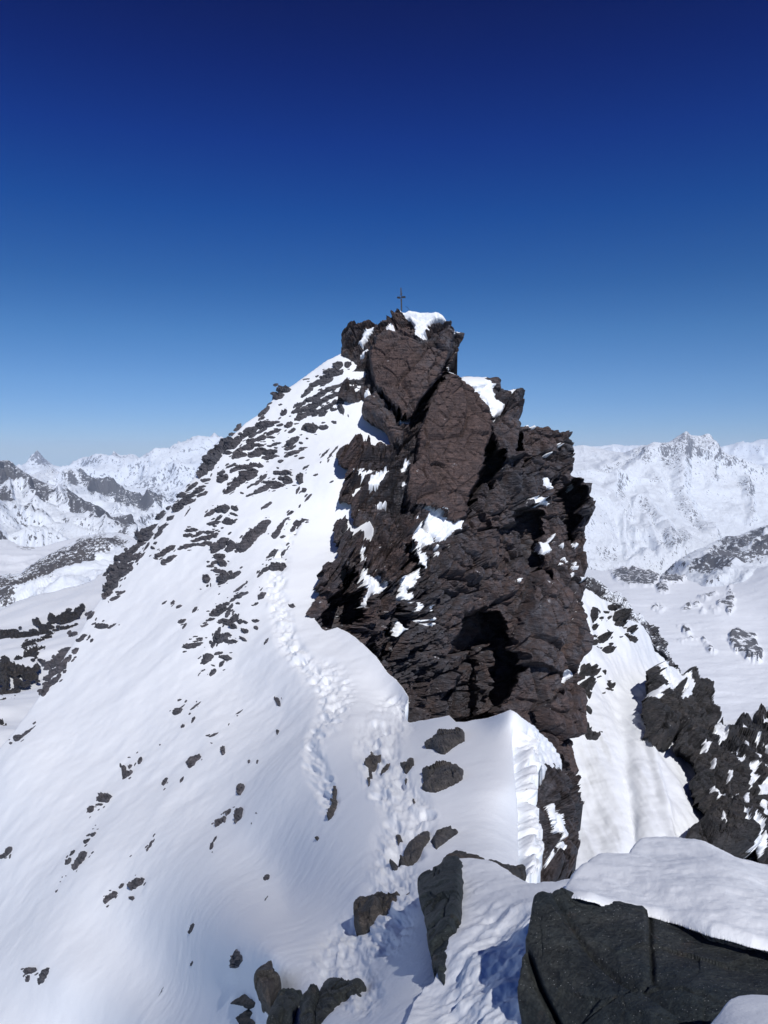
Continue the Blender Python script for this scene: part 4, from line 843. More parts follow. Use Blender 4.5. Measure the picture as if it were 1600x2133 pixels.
OC = [
 ('dark slabs leaning out of the skyline just below the left crag of the summit', '3', '1235 140 60 40 30; 1195 170 75 28 25; 1240 175 60 25 25; 1165 200 50 18 30; 1290 130 50 30 20; 1150 225 60 16 30'),
 ('large bundle of parallel grey slabs below the summit left shoulder', '3', '1210 185 110 35 25; 1140 230 110 30 30; 1080 285 80 25 40; 1300 225 80 28 15; 1370 225 90 40 10; 1230 250 110 22 28; 1180 270 120 26 25; 1290 262 110 30 15; 1390 265 70 50 0; 1120 310 120 26 28; 1210 300 110 28 24; 1060 340 90 22 35; 1150 330 130 30 26; 1250 330 100 26 20; 1100 365 120 30 25; 1190 355 90 26 25; 1040 375 90 22 15; 1070 400 130 34 20; 1140 385 90 26 30; 1300 300 70 40 30; 1345 300 50 45 60; 1030 350 60 18 30; 1175 225 80 20 30; 1255 370 70 35 -68; 1165 395 55 24 40; 1215 375 40 20 0; 1100 250 60 14 35'),
 ('two small rocks perched on the skyline at mid height of the left ridge', '3', '960 268 75 34 0; 935 305 65 34 10'),
 ('thin slabs edging the skyline under the two perched rocks', '3', '1075 217 40 7 10; 945 347 26 10 10; 860 380 80 26 45; 890 340 30 10 30; 845 410 50 14 50; 720 462 40 10 30'),
 ('thick belt of flat dark slabs across the upper snow face', '3', '790 480 90 32 30; 860 450 95 40 10; 915 435 50 15 10; 905 485 90 22 25; 840 515 60 25 10; 800 500 60 20 30; 890 510 50 15 -10; 910 550 80 16 10; 790 530 60 28 20; 830 550 60 22 0; 780 560 80 32 20; 820 592 100 42 15; 885 590 90 32 5; 885 615 90 27 5; 730 580 80 27 30; 700 540 100 42 30; 660 528 70 34 20; 720 610 70 25 20; 670 590 50 20 0; 760 500 60 26 30; 745 600 60 24 10; 690 560 80 26 15; 850 475 70 18 20; 640 560 60 30 40; 770 470 50 16 20'),
 ('dark jutting rock nose on the skyline of the left ridge', '3', '620 590 100 46 40; 590 640 120 66 50; 550 690 90 46 60; 645 560 80 40 30; 600 600 80 40 30; 575 665 90 50 50'),
 ('loose slabs right of the thick belt on the upper snow face', '3', '985 450 50 27 20; 1000 480 50 20 30; 1095 465 90 54 0; 1165 465 50 27 15; 1220 440 32 17 0; 1080 520 16 13 0; 1000 535 95 38 35; 990 570 60 22 20; 1050 545 26 16 0; 1010 597 105 26 20; 1060 570 50 11 10; 945 640 36 18 0; 1055 628 36 13 15; 935 680 16 12 0; 940 450 40 14 10; 960 390 40 26 20'),
 ('scattered flat slabs in the middle of the upper snow face', '3', '650 735 72 42 30; 640 700 50 20 30; 720 680 80 27 20; 770 670 80 32 15; 820 660 80 27 0; 780 710 112 47 30; 740 750 92 42 30; 700 790 112 37 35; 660 800 30 12 60; 690 760 40 16 30; 790 730 90 32 20; 850 745 90 20 40; 810 770 80 14 35; 755 820 26 12 -20; 690 660 60 16 20; 860 725 60 14 35'),
 ('staggered pointed slabs beside the start of the track on the upper snow face', '3', '960 710 102 30 0; 975 745 82 32 0; 920 770 120 27 -5; 860 800 130 32 30; 940 785 82 22 10; 800 830 60 12 20; 990 760 60 24 10'),
 ('small chips of rock left of the big crag on the upper snow', '3', '1052 740 60 38 80; 1080 680 46 13 40; 1130 718 30 10 25; 1210 750 30 9 35; 1040 800 46 14 60; 1070 800 36 20 50; 1090 835 60 14 45; 1048 880 26 11 60; 1175 605 78 14 50; 1215 600 90 14 50'),
 ('long single flake lying on open snow below the staggered slabs', '3', '880 888 72 18 35'),
 ('knot of grey slabs in the centre of the snow face', '3', '660 905 82 42 10; 600 920 92 20 30; 720 900 42 27 -20; 715 930 52 14 -20; 615 975 72 22 15; 690 970 72 32 10; 640 950 50 14 30; 725 960 30 10 30'),
 ('jagged row of slabs stepping left from the centre knot', '3', '500 1010 72 20 0; 480 1035 50 20 20; 540 1025 60 22 20; 590 1020 50 17 0; 575 1045 112 27 10; 560 1075 92 20 10; 470 1090 102 22 15; 610 1035 60 20 20; 520 1060 60 14 10'),
 ('low slabs at the lower left end of the centre row', '3', '380 1105 82 27 25; 340 1130 82 24 25; 315 1150 30 12 0; 380 1155 92 27 35; 355 1180 30 9 0; 300 1095 16 26 60'),
 ('broad ribbed slab, the biggest on the snow face, left of the track', '3', '800 1050 200 56 35; 850 1000 92 34 30; 870 975 80 24 20; 760 1085 110 44 25'),
 ('stack of slabs at the left foot of the broad ribbed slab', '3', '640 1085 112 47 25; 620 1110 62 27 30; 690 1075 62 27 0; 700 1095 70 30 20; 595 1080 30 12 30'),
 ('curved slabs beside the track right of the broad ribbed slab', '3', '950 985 90 28 60; 925 1025 60 30 40; 1000 920 42 17 40; 985 945 32 12 20; 1040 960 62 26 10; 1010 990 42 17 60; 960 1035 36 12 20; 1075 945 40 10 0; 1020 1010 20 8 40'),
 ('column of crumbly slabs in the middle of the snow face', '3', '640 1140 62 32 0; 620 1165 62 22 10; 650 1170 50 37 -30; 590 1185 42 14 0; 640 1210 72 22 0; 570 1250 44 38 80; 660 1250 82 52 30; 650 1275 50 20 20; 715 1235 82 27 30; 575 1285 20 10 40; 690 1215 30 14 0; 600 1205 24 9 0; 580 1165 20 10 0; 540 1303 14 6 0; 640 1335 14 6 20'),
 ('thin flakes left of the track above its first bend', '3', '910 1115 62 22 35; 970 1100 72 12 45; 890 1135 42 12 30; 895 1150 30 8 40'),
 ('hooked flat slab right at the top end of the visible track', '3', '925 1185 94 44 15; 850 1222 72 18 60; 880 1200 60 22 40'),
 ('thin dark flakes above the lower slab field', '3', '750 1300 82 14 40; 780 1275 22 14 60; 845 1300 10 5 0; 720 1320 30 8 30'),
 ('two pointed rocks left of the first bend in the track', '3', '855 1345 52 28 60; 830 1385 32 12 30; 815 1395 20 8 20'),
 ('lone small rock on the snow right of the track near the black alcove', '3', '1005 1388 36 22 0'),
 ('upper part of the lower slab field on the snow face', '3', '745 1350 102 24 25; 680 1390 42 20 0; 740 1388 26 13 0; 640 1428 112 33 15; 620 1447 62 22 0; 700 1410 42 17 40; 690 1440 50 20 50; 650 1405 60 22 0; 600 1475 52 17 10; 710 1370 40 18 40; 570 1505 40 12 30; 552 1508 14 8 0'),
 ('rounded rocks on the right of the lower slab field', '3', '700 1480 92 32 30; 720 1460 42 27 60; 750 1480 36 27 0; 775 1482 32 17 -20; 825 1470 38 20 0; 828 1505 22 26 80; 773 1525 36 30 0; 715 1505 32 42 80; 765 1565 16 38 80; 660 1480 50 24 20'),
 ('bottom part of the lower slab field on the snow face', '3', '640 1530 52 17 70; 625 1560 62 27 60; 650 1570 82 42 10; 700 1580 72 22 0; 610 1600 42 17 60; 680 1550 50 24 20; 720 1575 30 14 0; 600 1590 20 24 60; 740 1450 30 12 60'),
 ('long flat slab with a curved lower edge on the snow face', '3', '500 1605 104 24 12; 530 1580 62 9 10; 540 1570 40 12 10; 575 1565 16 6 0; 520 1560 40 6 10'),
 ('slabs at the foot of the lower slab field', '3', '575 1670 84 38 40; 635 1640 52 14 20; 670 1660 64 28 5; 650 1690 42 17 60; 605 1700 26 12 0; 605 1735 52 24 55; 555 1725 32 9 30; 535 1745 32 7 50; 660 1720 20 6 30'),
 ('four tiny flakes in a row on the left of the open snow face', '3', '355 1372 36 9 35; 400 1372 32 18 50; 430 1395 36 17 20; 515 1418 42 16 45; 400 1385 30 6 40'),
 ('pair of small flakes below the row of tiny flakes', '3', '450 1475 46 20 20; 462 1500 42 14 50'),
 ('thin flake left of the trodden track below its first bend', '3', '880 1575 47 13 60'),
 ('group of slabs along the skyline below the rock nose', '3', '560 740 62 20 10; 500 770 62 22 30; 530 800 72 22 20; 440 820 52 27 30; 480 830 72 27 20; 550 820 62 22 30; 470 860 92 32 15; 430 890 62 37 20; 510 850 32 14 30; 420 870 40 16 20; 540 780 60 16 20; 480 790 50 14 30'),
 ('dark strip of slabs down the left skyline of the ridge', '3', '375 885 22 17 0; 335 930 52 22 20; 260 1010 104 30 25; 390 945 52 24 30; 345 1000 92 24 55; 300 990 62 22 30; 260 1045 112 37 35; 220 1090 92 27 25; 150 1140 112 32 20; 190 1115 82 27 25; 270 1090 62 12 60; 330 1030 60 20 50; 480 915 62 9 55; 300 1095 14 26 60'),
 ('thick layered crag edge at the lower left skyline of the ridge', '3', '200 1150 102 30 35; 240 1140 62 17 45; 130 1200 122 44 15; 120 1240 112 44 20; 90 1300 92 48 45; 170 1220 92 28 40; 80 1335 50 34 60; 60 1350 40 26 80; 150 1180 90 26 25; 110 1275 90 34 35; 180 1190 70 20 40'),
 ('two thin flakes below the layered crag edge', '3', '140 1330 52 14 25; 110 1358 62 16 30'),
 ('slabs on the edge of the snow face above the left gully', '5', '610 1285 72 22 40; 625 1330 42 13 30; 670 1340 92 38 15; 735 1338 72 16 30; 485 1395 52 17 20; 545 1420 92 28 35; 590 1408 30 10 40; 605 1430 36 17 60; 585 1272 20 14 0; 640 1300 30 10 60'),
 ('dark band of slabs bordering the snow face beside the left gully', '5', '500 1500 62 27 40; 430 1500 82 28 30; 410 1522 92 32 40; 380 1556 100 40 40; 340 1585 110 40 40; 430 1570 82 28 45; 400 1612 112 42 45; 350 1640 92 37 30; 375 1672 82 28 50; 340 1700 92 37 45; 300 1740 92 37 60; 285 1770 50 30 60; 460 1545 50 20 50; 320 1665 70 26 30; 305 1580 60 16 20; 260 1748 30 10 20'),
 ('comma-shaped rock with a long tail on the left snow edge', '8', '100 235 54 38 20; 165 195 98 14 42; 135 215 60 18 42'),
 ('two pebbles beside the comma-shaped rock', '8', '60 262 22 14 20; 50 240 11 9 0'),
 ('cracked rock with two small satellites high on the open snow', '8', '995 98 62 32 30; 985 108 40 20 0; 1003 32 32 14 20; 1038 40 26 11 40; 1020 68 42 9 40'),
 ('long thin flake right of the cracked rock', '8', '1095 65 88 13 40; 1098 40 16 6 60'),
 ('small flake standing below the long thin flake', '8', '1083 148 42 13 65'),
 ('small round rock left of the standing flake', '8', '1028 183 27 20 70'),
 ('hair-thin flake high on the open snow, below the track bend', '8', '1335 90 68 7 40; 1275 165 20 6 60'),
 ('thin pointed flake in the upper right of the open snow', '8', '1195 228 62 13 30; 1182 272 13 9 0'),
 ('tiny dark chip alone on the open snow', '8', '900 285 14 9 30'),
 ('kite-shaped rock on the open snow below the thin pointed flake', '8', '1245 312 52 30 75'),
 ('shaggy-edged upright rock in the middle of the open snow', '8', '1092 378 94 46 58; 1075 405 40 24 50'),
 ('triangular flake left of the shaggy-edged rock', '8', '928 495 54 27 60; 930 543 24 9 60'),
 ('curved flake under the shaggy-edged rock', '8', '1030 490 42 13 60'),
 ('two tiny chips side by side left of the track', '8', '1390 372 24 15 50; 1437 372 28 11 70'),
 ('forked dark rock on the open snow left of the track', '8', '1350 535 74 42 80'),
 ('small oval rock left of the footprint trail', '8', '1542 200 32 20 70'),
 ('pair of dark rocks beside the upper end of the trodden trail', '8', '1540 25 52 26 -70; 1522 8 24 16 -60'),
 ('solid oblong rock, right one of two on the open snow', '8', '1350 690 94 48 60'),
 ('winged rock left of the solid oblong rock', '8', '1235 725 76 32 45; 1265 712 42 22 80; 1288 668 52 22 55; 1322 640 16 7 30'),
 ('two small upright chips below the winged rock', '8', '1213 825 42 12 60; 1195 865 47 18 70'),
 ('two specks right of the solid oblong rock', '8', '1462 680 12 9 0; 1432 738 14 6 80'),
 ('rock with a bite of snow in its top, on the left open snow', '8', '690 425 70 30 80; 715 440 60 36 30; 728 400 30 20 60; 700 450 50 26 60'),
 ('small chips just above the rock with the snow bite', '8', '785 370 44 24 60; 722 348 20 9 0; 768 322 20 7 50'),
 ('layered oblong rock with a tail on the left open snow', '8', '580 575 82 56 30; 505 630 52 32 50; 552 605 50 14 0; 488 640 26 10 50'),
 ('string of small dark rocks on the left open snow', '8', '525 780 38 25 30; 490 815 48 22 40; 495 776 32 15 20; 520 740 16 6 0; 548 748 18 6 0; 405 875 44 20 60; 532 720 10 6 40'),
 ('cracked oval rock below the string of small rocks', '8', '455 932 116 54 48; 435 960 60 34 60'),
 ('small blunt rock left of the cracked oval rock', '8', '385 928 47 34 30'),
 ('line of specks below the cracked oval rock', '8', '355 1015 14 7 45; 345 1040 12 6 30; 378 1010 12 6 40; 330 1095 26 11 50'),
 ('thin flake with a hooked tip in the middle of the lower snow', '8', '865 855 82 13 60; 850 880 30 12 70'),
 ('faint sliver left of the hooked flake', '8', '755 920 26 6 50'),
 ('chunky dark rock with a small block under it on the lower snow', '8', '795 1070 94 52 45; 825 1058 50 30 60; 780 1145 34 28 30'),
 ('low rock with a toothed top left of the chunky dark rock', '8', '650 1145 98 34 38; 628 1165 50 30 60; 645 1112 20 8 20; 680 1128 30 20 30'),
 ('small triangular chip between the toothed and the chunky rock', '8', '712 1085 42 20 45'),
 ('smooth curved rock at the left edge of the picture', '8', '45 860 60 30 55; 15 885 70 26 25'),
 ('winged black chip on the snow rib left of the boulders', '8', '1490 1025 42 24 30; 1475 1030 20 14 60'),
 ('faint upright sliver below the winged black chip', '8', '1480 1140 38 8 60'),
 ('slim leaf-shaped flake on the lower snow', '8', '1075 1292 62 20 65'),
 ('tiny upright flake below the leaf-shaped one', '8', '1075 1485 37 12 70'),
 ('smooth oval rock sunk in snow left of the round boulder', '8', '1325 1465 98 46 75'),
 ('needle-thin flake on the bottom snow', '8', '900 1645 84 5 62'),
 ('three-legged dark rock at the lower left of the snow', '8', '215 1550 76 36 15; 205 1590 42 24 70; 182 1572 30 10 50'),
 ('dark spindle rock beside the three-legged one', '8', '292 1582 104 42 60'),
]
for lab, cr, s in OC: outcrop(lab, cr, s)
DOME_OC = [
 ('short chain of small rocks near the top of the left snow dome', '5', '595 1130 22 12 0; 550 1160 42 14 10; 535 1195 36 22 20; 600 1158 16 8 0; 455 1185 32 7 40; 404 1213 10 5 0'),
 ('cluster of rounded dark rocks in the middle of the left snow dome', '5', '430 1250 82 32 10; 490 1255 104 38 30; 430 1290 120 28 5; 335 1270 44 40 0; 350 1285 60 20 10; 400 1270 60 24 0; 515 1215 60 22 10'),
 ('small block at the left of the snow dome rocks', '5', '240 1305 54 34 -20; 300 1328 92 20 0; 380 1330 22 10 0'),
 ('broad flat rock lying alone on the snow dome', '5', '440 1345 94 34 8; 480 1330 50 16 10'),
 ('diamond-shaped rock between the dome rocks and the gully edge', '5', '400 1410 38 24 0; 330 1484 80 26 20; 400 1475 30 12 10'),
 ('long dark rock wall top at the left edge of the view', '5', '25 1375 54 42 -20; 80 1368 82 24 15; 180 1388 262 38 5; 310 1375 92 38 -10; 60 1408 122 20 0; 10 1410 60 20 0; 120 1395 90 30 10; 250 1380 100 34 0'),
 ('blocky ledges under the long dark rock wall top', '5', '300 1412 92 34 10; 240 1432 182 34 15; 190 1460 120 40 10; 220 1485 192 54 -5; 320 1450 62 32 10; 210 1515 120 40 0; 280 1480 90 40 20; 170 1440 70 30 30; 200 1500 110 34 -10; 150 1500 60 24 -20'),
 ('two dark blobs of rock left of the gully near the left edge', '5', '120 1540 48 32 0; 30 1538 62 24 -10; 22 1570 52 20 0'),
 ('dark broken buttress above the gully at the left edge', '5', '50 1592 122 50 -10; 150 1622 142 54 -15; 200 1652 102 54 0; 243 1600 34 48 80; 25 1660 124 66 -60; 130 1695 92 28 -30; 80 1620 90 50 -20; 190 1625 70 40 10; 10 1610 60 60 0; 160 1710 60 16 0'),
 ('lowest dark crag at the left edge beside the gully', '5', '60 1790 112 64 20; 50 1852 120 94 0; 25 1920 110 64 10; 30 2010 100 64 40; 100 1872 54 44 0; 100 1750 60 30 10; 20 1750 50 40 10; 0 1980 60 90 0; 70 1900 80 50 20; 20 1800 80 60 0; 70 1960 50 40 30'),
]
for lab, cr, s in DOME_OC: outcrop(lab, cr, s, surf=S_DOME, mat=M_ROCK)
COUL_OC = [
 ('dark blocks at the head of the couloir against the tower', 'b', '285 355 92 54 0; 145 400 114 50 -75; 160 500 52 56 -70; 230 395 52 22 -30; 200 440 32 22 0; 255 440 22 26 0; 170 572 54 20 0; 160 625 66 44 0; 235 590 74 76 -45; 290 600 22 12 40'),
 ('big dark boulder on the snow rib at the head of the couloir', 'b', '335 445 112 118 60; 340 500 100 50 10'),
 ('wedge-shaped rocks right of the big dark boulder', 'b', '440 540 104 74 35; 390 600 32 44 70; 442 625 94 46 -8; 350 607 28 12 0'),
 ('small ragged rock in the couloir under the blocks', 'b', '285 682 92 50 -20; 235 655 24 12 0'),
 ('ragged dark rocks between the tower and the couloir at mid height', 'b', '120 845 164 84 10; 180 850 84 44 0; 80 830 60 60 0; 110 960 112 92 20; 125 1030 84 34 -80; 60 900 80 40 0; 90 1000 70 60 0'),
 ('single leaf-shaped rock in the couloir', 'b', '257 860 54 28 -60'),
 ('little heap of stones in the open couloir', 'b', '305 925 42 14 0; 320 955 64 38 0; 315 982 70 20 0; 310 940 30 14 0'),
 ('upright rock sliver on the left edge of the couloir', 'b', '108 1180 102 40 -70'),
 ('rocks low on the left edge of the couloir beside the tower', 'b', '140 1420 124 56 0; 85 1350 84 44 -80; 100 1400 70 60 0'),
 ('dark rock pair on the rib skyline above the right crag', 'b', '830 875 70 50 -30; 800 905 60 18 -50; 820 850 30 20 60'),
]
for lab, cr, s in COUL_OC: outcrop(lab, cr, s, surf=S_COUL, mat=M_ROCK, k=0.5)

# rocks with traced outlines on the crest
def traced(label, crop, pts, hp, mat=None, surf=None, edge=0.7, seed=0, name='rock', cat='rock', group=None, fine=0.9, slab=0.5, tilt=0.3):
    Q = rough(px(crop, pts), 1.0, 4.0, seed)
    o = lump(name, Q, surf or S_SNOW, mat or M_MID, hp, edge=edge, seed=seed, slab=slab, tilt=tilt, fine=fine)
    return tag(o, label, cat, group)
traced('tilted brown-grey rock plate, upper of the two big ones on the snow crest', '7', '1080 275 1105 258 1140 235 1150 210 1190 203 1220 195 1250 188 1280 203 1280 245 1240 268 1205 295 1180 316 1150 312 1120 290 1088 290', 16, seed=3)
traced('flat layered rock, lower of the two big ones on the snow crest', '7', '1065 415 1090 402 1120 395 1140 378 1190 372 1245 374 1255 390 1275 397 1270 440 1245 460 1215 476 1170 495 1130 512 1085 508 1062 492 1075 475 1068 440', 16, seed=4)
traced('dark arrow-shaped rock left of the crest rocks', '7', '770 376 780 345 800 300 812 318 852 322 835 350 815 370 800 384', 9, seed=5)
traced('thin curved rock edge between the crest rocks', '7', '846 412 850 385 870 362 898 358 880 382 862 400', 6, seed=6)
traced('small shield-shaped rock between the crest rocks', '7', '950 362 990 355 1018 338 1024 375 1000 395 978 412 965 395', 8, seed=7)
traced('long black rock sliver beside the second track', '7', '590 656 598 600 612 555 606 520 618 488 630 480 632 512 626 530 634 575 625 610 612 636', 9, seed=8)
traced('thin dark crack of rock running up from the arrow-shaped rock', '7', '788 385 800 385 800 430 800 470 790 485 788 440', 4, seed=9)
traced('blocky elongated rock pointing uphill above the tall boulder', '7', '930 855 930 825 965 780 1000 745 1045 715 1092 690 1098 740 1062 785 1030 815 1010 832 980 848 952 862', 17, seed=10)
traced('flat split rock right of the elongated one above the tall boulder', '7', '1105 752 1130 722 1170 700 1205 675 1216 700 1243 702 1222 722 1180 750 1150 770 1130 788', 12, seed=11)
traced('small dark stump at the lower end of the elongated rock', '7', '890 855 905 842 930 838 930 865 925 885 900 882', 8, seed=12)
traced('little black rock above the elongated rock', '7', '922 716 945 710 956 735 940 742 930 752', 6, seed=13)
traced('tiny rock chip below the flat layered rock', '7', '1008 535 1016 526 1022 545 1016 552', 4, seed=14)
traced('tiny chip above the flat layered rock on trodden snow', '7', '970 448 985 442 984 454 974 462', 4, seed=15)
traced('small dark dot of rock on the snow rib below the long sliver', '7', '530 740 538 732 545 742 538 754 530 750', 4, seed=16)
traced('twisted black rock at the bottom edge left of the boulders', '8', '1296 1712 1330 1680 1360 1655 1385 1680 1410 1702 1400 1728 1380 1740 1358 1722 1320 1715', 9, seed=17, mat=M_ROCK)
traced('lower half of the twisted black rock at the bottom edge', '8', '1318 1790 1350 1760 1378 1738 1392 1760 1380 1790 1408 1810 1412 1840 1340 1840', 9, seed=18, mat=M_ROCK)

# ------------------------------------------------------------------ foreground snow and boulders
def near_disp(P, u, v, sd=None):
    u = np.ravel(u); v = np.ravel(v); Pr = P.reshape(-1, 3)
    cx = np.interp(v, [1780, 1860, 1900, 2000, 2133], [1150, 1120, 1075, 1040, 1000]); w = sst(1850, 1910, v) * (1 - sst(60, 110, np.abs(u - cx)))
    f1, e, cv, pl = worley(Pr / 0.19, 61, 0.95); lum = fbm(Pr / 0.10, 4, 71)
    h = 0.02 * fbm(Pr / 0.8, 3, 3) + 0.004 * fbm(Pr / 0.07, 3, 4) + w * (-0.02 + 0.045 * np.clip(f1 - .2, 0, 1) + 0.014 * lum)
    return h.reshape(np.shape(P)[:-1])
S_NEAR = Surf([(960, 1790, 5.4), (1040, 1800, 5.1), (1080, 1835, 4.6), (1110, 1850, 4.3), (1170, 1848, 4.1), (1230, 1805, 4.7), (960, 1850, 4.55), (950, 1950, 3.62), (915, 2050, 3.22), (1000, 1900, 3.85), (1065, 1950, 3.2), (1070, 2050, 2.7), (1065, 2133, 2.44), (860, 2133, 2.85), (900, 2100, 3.0), (800, 2200, 2.75), (1000, 2250, 2.3), (1105, 1900, 3.35), (1130, 2000, 2.8), (1200, 1900, 3.3), (1400, 1850, 4.2), (1400, 2100, 2.9), (1100, 2250, 2.12)], None)
near = relief('snow_bank', A([[952, 1790], [985, 1788], [1012, 1790], [1035, 1798], [1060, 1812], [1080, 1832], [1100, 1845], [1125, 1848], [1160, 1846], [1200, 1835], [1250, 1810], [1500, 1800], [1500, 2260], [790, 2260], [850, 2133], [862, 2090], [885, 2062], [905, 2050], [925, 2010], [940, 1950], [948, 1870]]),
    S_NEAR, 2.0, M_SNOW_NEAR, disp=near_disp, skirt=[(.3, 0, -.02), (1.0, 0, -.25)])
tag(near, 'trodden snow bank between the tall boulder and the big dark boulder', 'snow bank', kind='structure')
def boulder(label, outline, pts, bulge, thick, seed, mat, facet=0.05, cell=0.35, round_px=26, step=1.8, name='boulder', kind=None, a=0.3, rag=1.2, rip=None):
    S = Surf(pts)
    def dsp(P, u, v, sd):
        t = np.clip(sd / round_px, 0, 1); h = bulge * (np.sqrt(np.clip(1 - (1 - t) ** 2, 0, 1)) - 1)
        q = strata(P, a, .2)
        _, e, cv, pl = worley(q / cell * A([1, 1, 1.7]), seed, 0.9); _, e2, cv2, pl2 = worley(q / (cell * .38) * A([1, 1, 1.6]), seed + 50, 0.9)
        h = h + facet * (pl * 1.0 + (cv - .5) * .6) + facet * .3 * (pl2 + cv2 - .5) + facet * .25 * fbm(P / (cell * .25), 4, seed)
        h = h - facet * 0.5 * (1 - sst(0, .06, e)) 
        if rip is not None: h = h + rip(P, u, v)
        return h
    o = relief(name, outline, S, step, mat, disp=dsp, skirt=[(thick * .3, .03, 0), (thick * .7, .15, 0), (thick, .4, 0)], smooth=True, rag=rag, ragstep=7, seed=seed)
    return tag(o, label, name.replace('_', ' '), None, kind)
boulder('tall pointed dark boulder standing in the snow, tapering downward', px('7', '1015 905 1060 878 1100 855 1140 832 1150 812 1168 796 1200 790 1240 790 1285 815 1285 850 1275 900 1265 965 1256 1030 1248 1100 1242 1170 1215 1220 1190 1268 1196 1310 1180 1350 1170 1395 1160 1430 1145 1456 1125 1430 1105 1412 1108 1385 1088 1392 1075 1330 1068 1260 1056 1200 1046 1150 1040 1100 1028 1050 1012 980'),
    [(862, 1818, 5.5), (930, 1775, 5.6), (970, 1790, 5.4), (965, 1840, 4.42), (955, 1930, 3.62), (915, 2040, 3.15), (890, 1990, 3.5), (880, 1900, 4.15), (920, 1860, 4.3)], 0.10, 0.5, 501, M_BOULDER, facet=0.035, cell=0.45, round_px=16)
boulder('brown rock spine curving right from the top of the tall boulder', px('7', '1180 800 1230 788 1290 792 1340 800 1380 810 1430 830 1480 850 1530 848 1575 850 1600 870 1595 962 1560 958 1528 945 1490 915 1455 885 1400 855 1350 838 1310 836 1270 845 1230 840'),
    [(940, 1775, 5.85), (1000, 1782, 5.9), (1050, 1800, 5.9), (1095, 1830, 5.9), (1095, 1800, 6.2), (960, 1790, 5.75), (1060, 1820, 5.75)], 0.06, 0.4, 511, M_BOULDER_B, facet=0.03, cell=0.25, round_px=8, name='rock_spine')
boulder('cracked reddish-grey boulder overhanging the snow left of the tall boulder', px('7', '692 1075 700 1040 730 1020 762 1005 800 992 850 982 880 992 905 1002 940 998 955 1015 1015 1012 1030 1040 1028 1070 1000 1100 960 1132 920 1165 905 1140 860 1145 815 1155 780 1168 735 1172 705 1158 690 1140'),
    [(735, 1880, 7.0), (800, 1850, 7.1), (865, 1865, 6.9), (735, 1920, 6.6), (800, 1915, 6.4), (865, 1885, 6.6), (820, 1880, 6.55)], 0.16, 0.5, 521, M_BOULDER_B, facet=0.07, cell=0.28, round_px=12)
boulder('round speckled boulder at the left of the bottom boulder group', px('7', '175 1410 190 1370 215 1345 255 1325 305 1303 312 1340 322 1385 348 1410 362 1440 348 1465 320 1490 290 1545 245 1535 200 1510 180 1470'),
    [(530, 2000, 5.7), (575, 1985, 5.9), (590, 2035, 5.5), (530, 2060, 5.3), (565, 2070, 5.2), (550, 2030, 5.4)], 0.14, 0.45, 531, M_BOULDER_B, facet=0.03, cell=0.3, round_px=22)
boulder('dark split boulder cut by the bottom edge below the round one', px('7', '235 1720 250 1640 270 1570 300 1510 330 1493 400 1494 462 1496 440 1530 422 1565 412 1620 400 1760 235 1760'),
    [(560, 2080, 4.9), (630, 2060, 5.1), (560, 2133, 4.5), (610, 2133, 4.5), (590, 2100, 4.65)], 0.10, 0.5, 541, M_BOULDER, facet=0.04, cell=0.3, round_px=16)
boulder('long dark boulder leaning right in the bottom boulder group', px('7', '385 1760 400 1680 420 1600 450 1545 500 1485 540 1440 580 1420 640 1414 665 1425 700 1414 752 1414 745 1450 732 1480 752 1510 748 1532 700 1525 650 1532 610 1570 560 1620 520 1660 480 1760'),
    [(620, 2120, 4.3), (650, 2060, 4.7), (690, 2025, 4.9), (750, 2030, 4.6), (750, 2070, 4.3), (680, 2100, 4.1), (640, 2160, 3.8)], 0.12, 0.5, 551, M_BOULDER, facet=0.05, cell=0.3, round_px=18)
big = boulder('huge dark speckled boulder filling the lower right corner', px('6', '60 1900 78 1840 95 1750 105 1680 118 1600 135 1540 148 1480 160 1400 172 1352 195 1328 250 1322 300 1300 360 1300 430 1325 500 1345 620 1370 720 1395 820 1420 950 1445 1050 1480 1150 1525 1250 1570 1400 1615 1600 1665 1900 1740 1900 2500 80 2500 90 2250 78 2100 66 2000'),
    [(1085, 2060, 2.45), (1105, 1870, 2.75), (1170, 1850, 2.8), (1300, 1890, 2.72), (1450, 1930, 2.6), (1600, 1968, 2.5), (1100, 2133, 2.35), (1250, 2050, 2.35), (1450, 2060, 2.2), (1600, 2100, 2.1), (1100, 2250, 2.2), (1600, 2250, 1.9), (1700, 2000, 2.4)],
    0.05, 0.36, 561, M_BOULDER, facet=0.028, cell=0.5, round_px=10, step=2.2,
    rip=lambda P, u, v: -0.05 * np.exp(-((u - np.interp(v, [1950, 2050, 2133], [1088, 1120, 1160])) / 7.0) ** 2) * sst(1950, 1990, v))
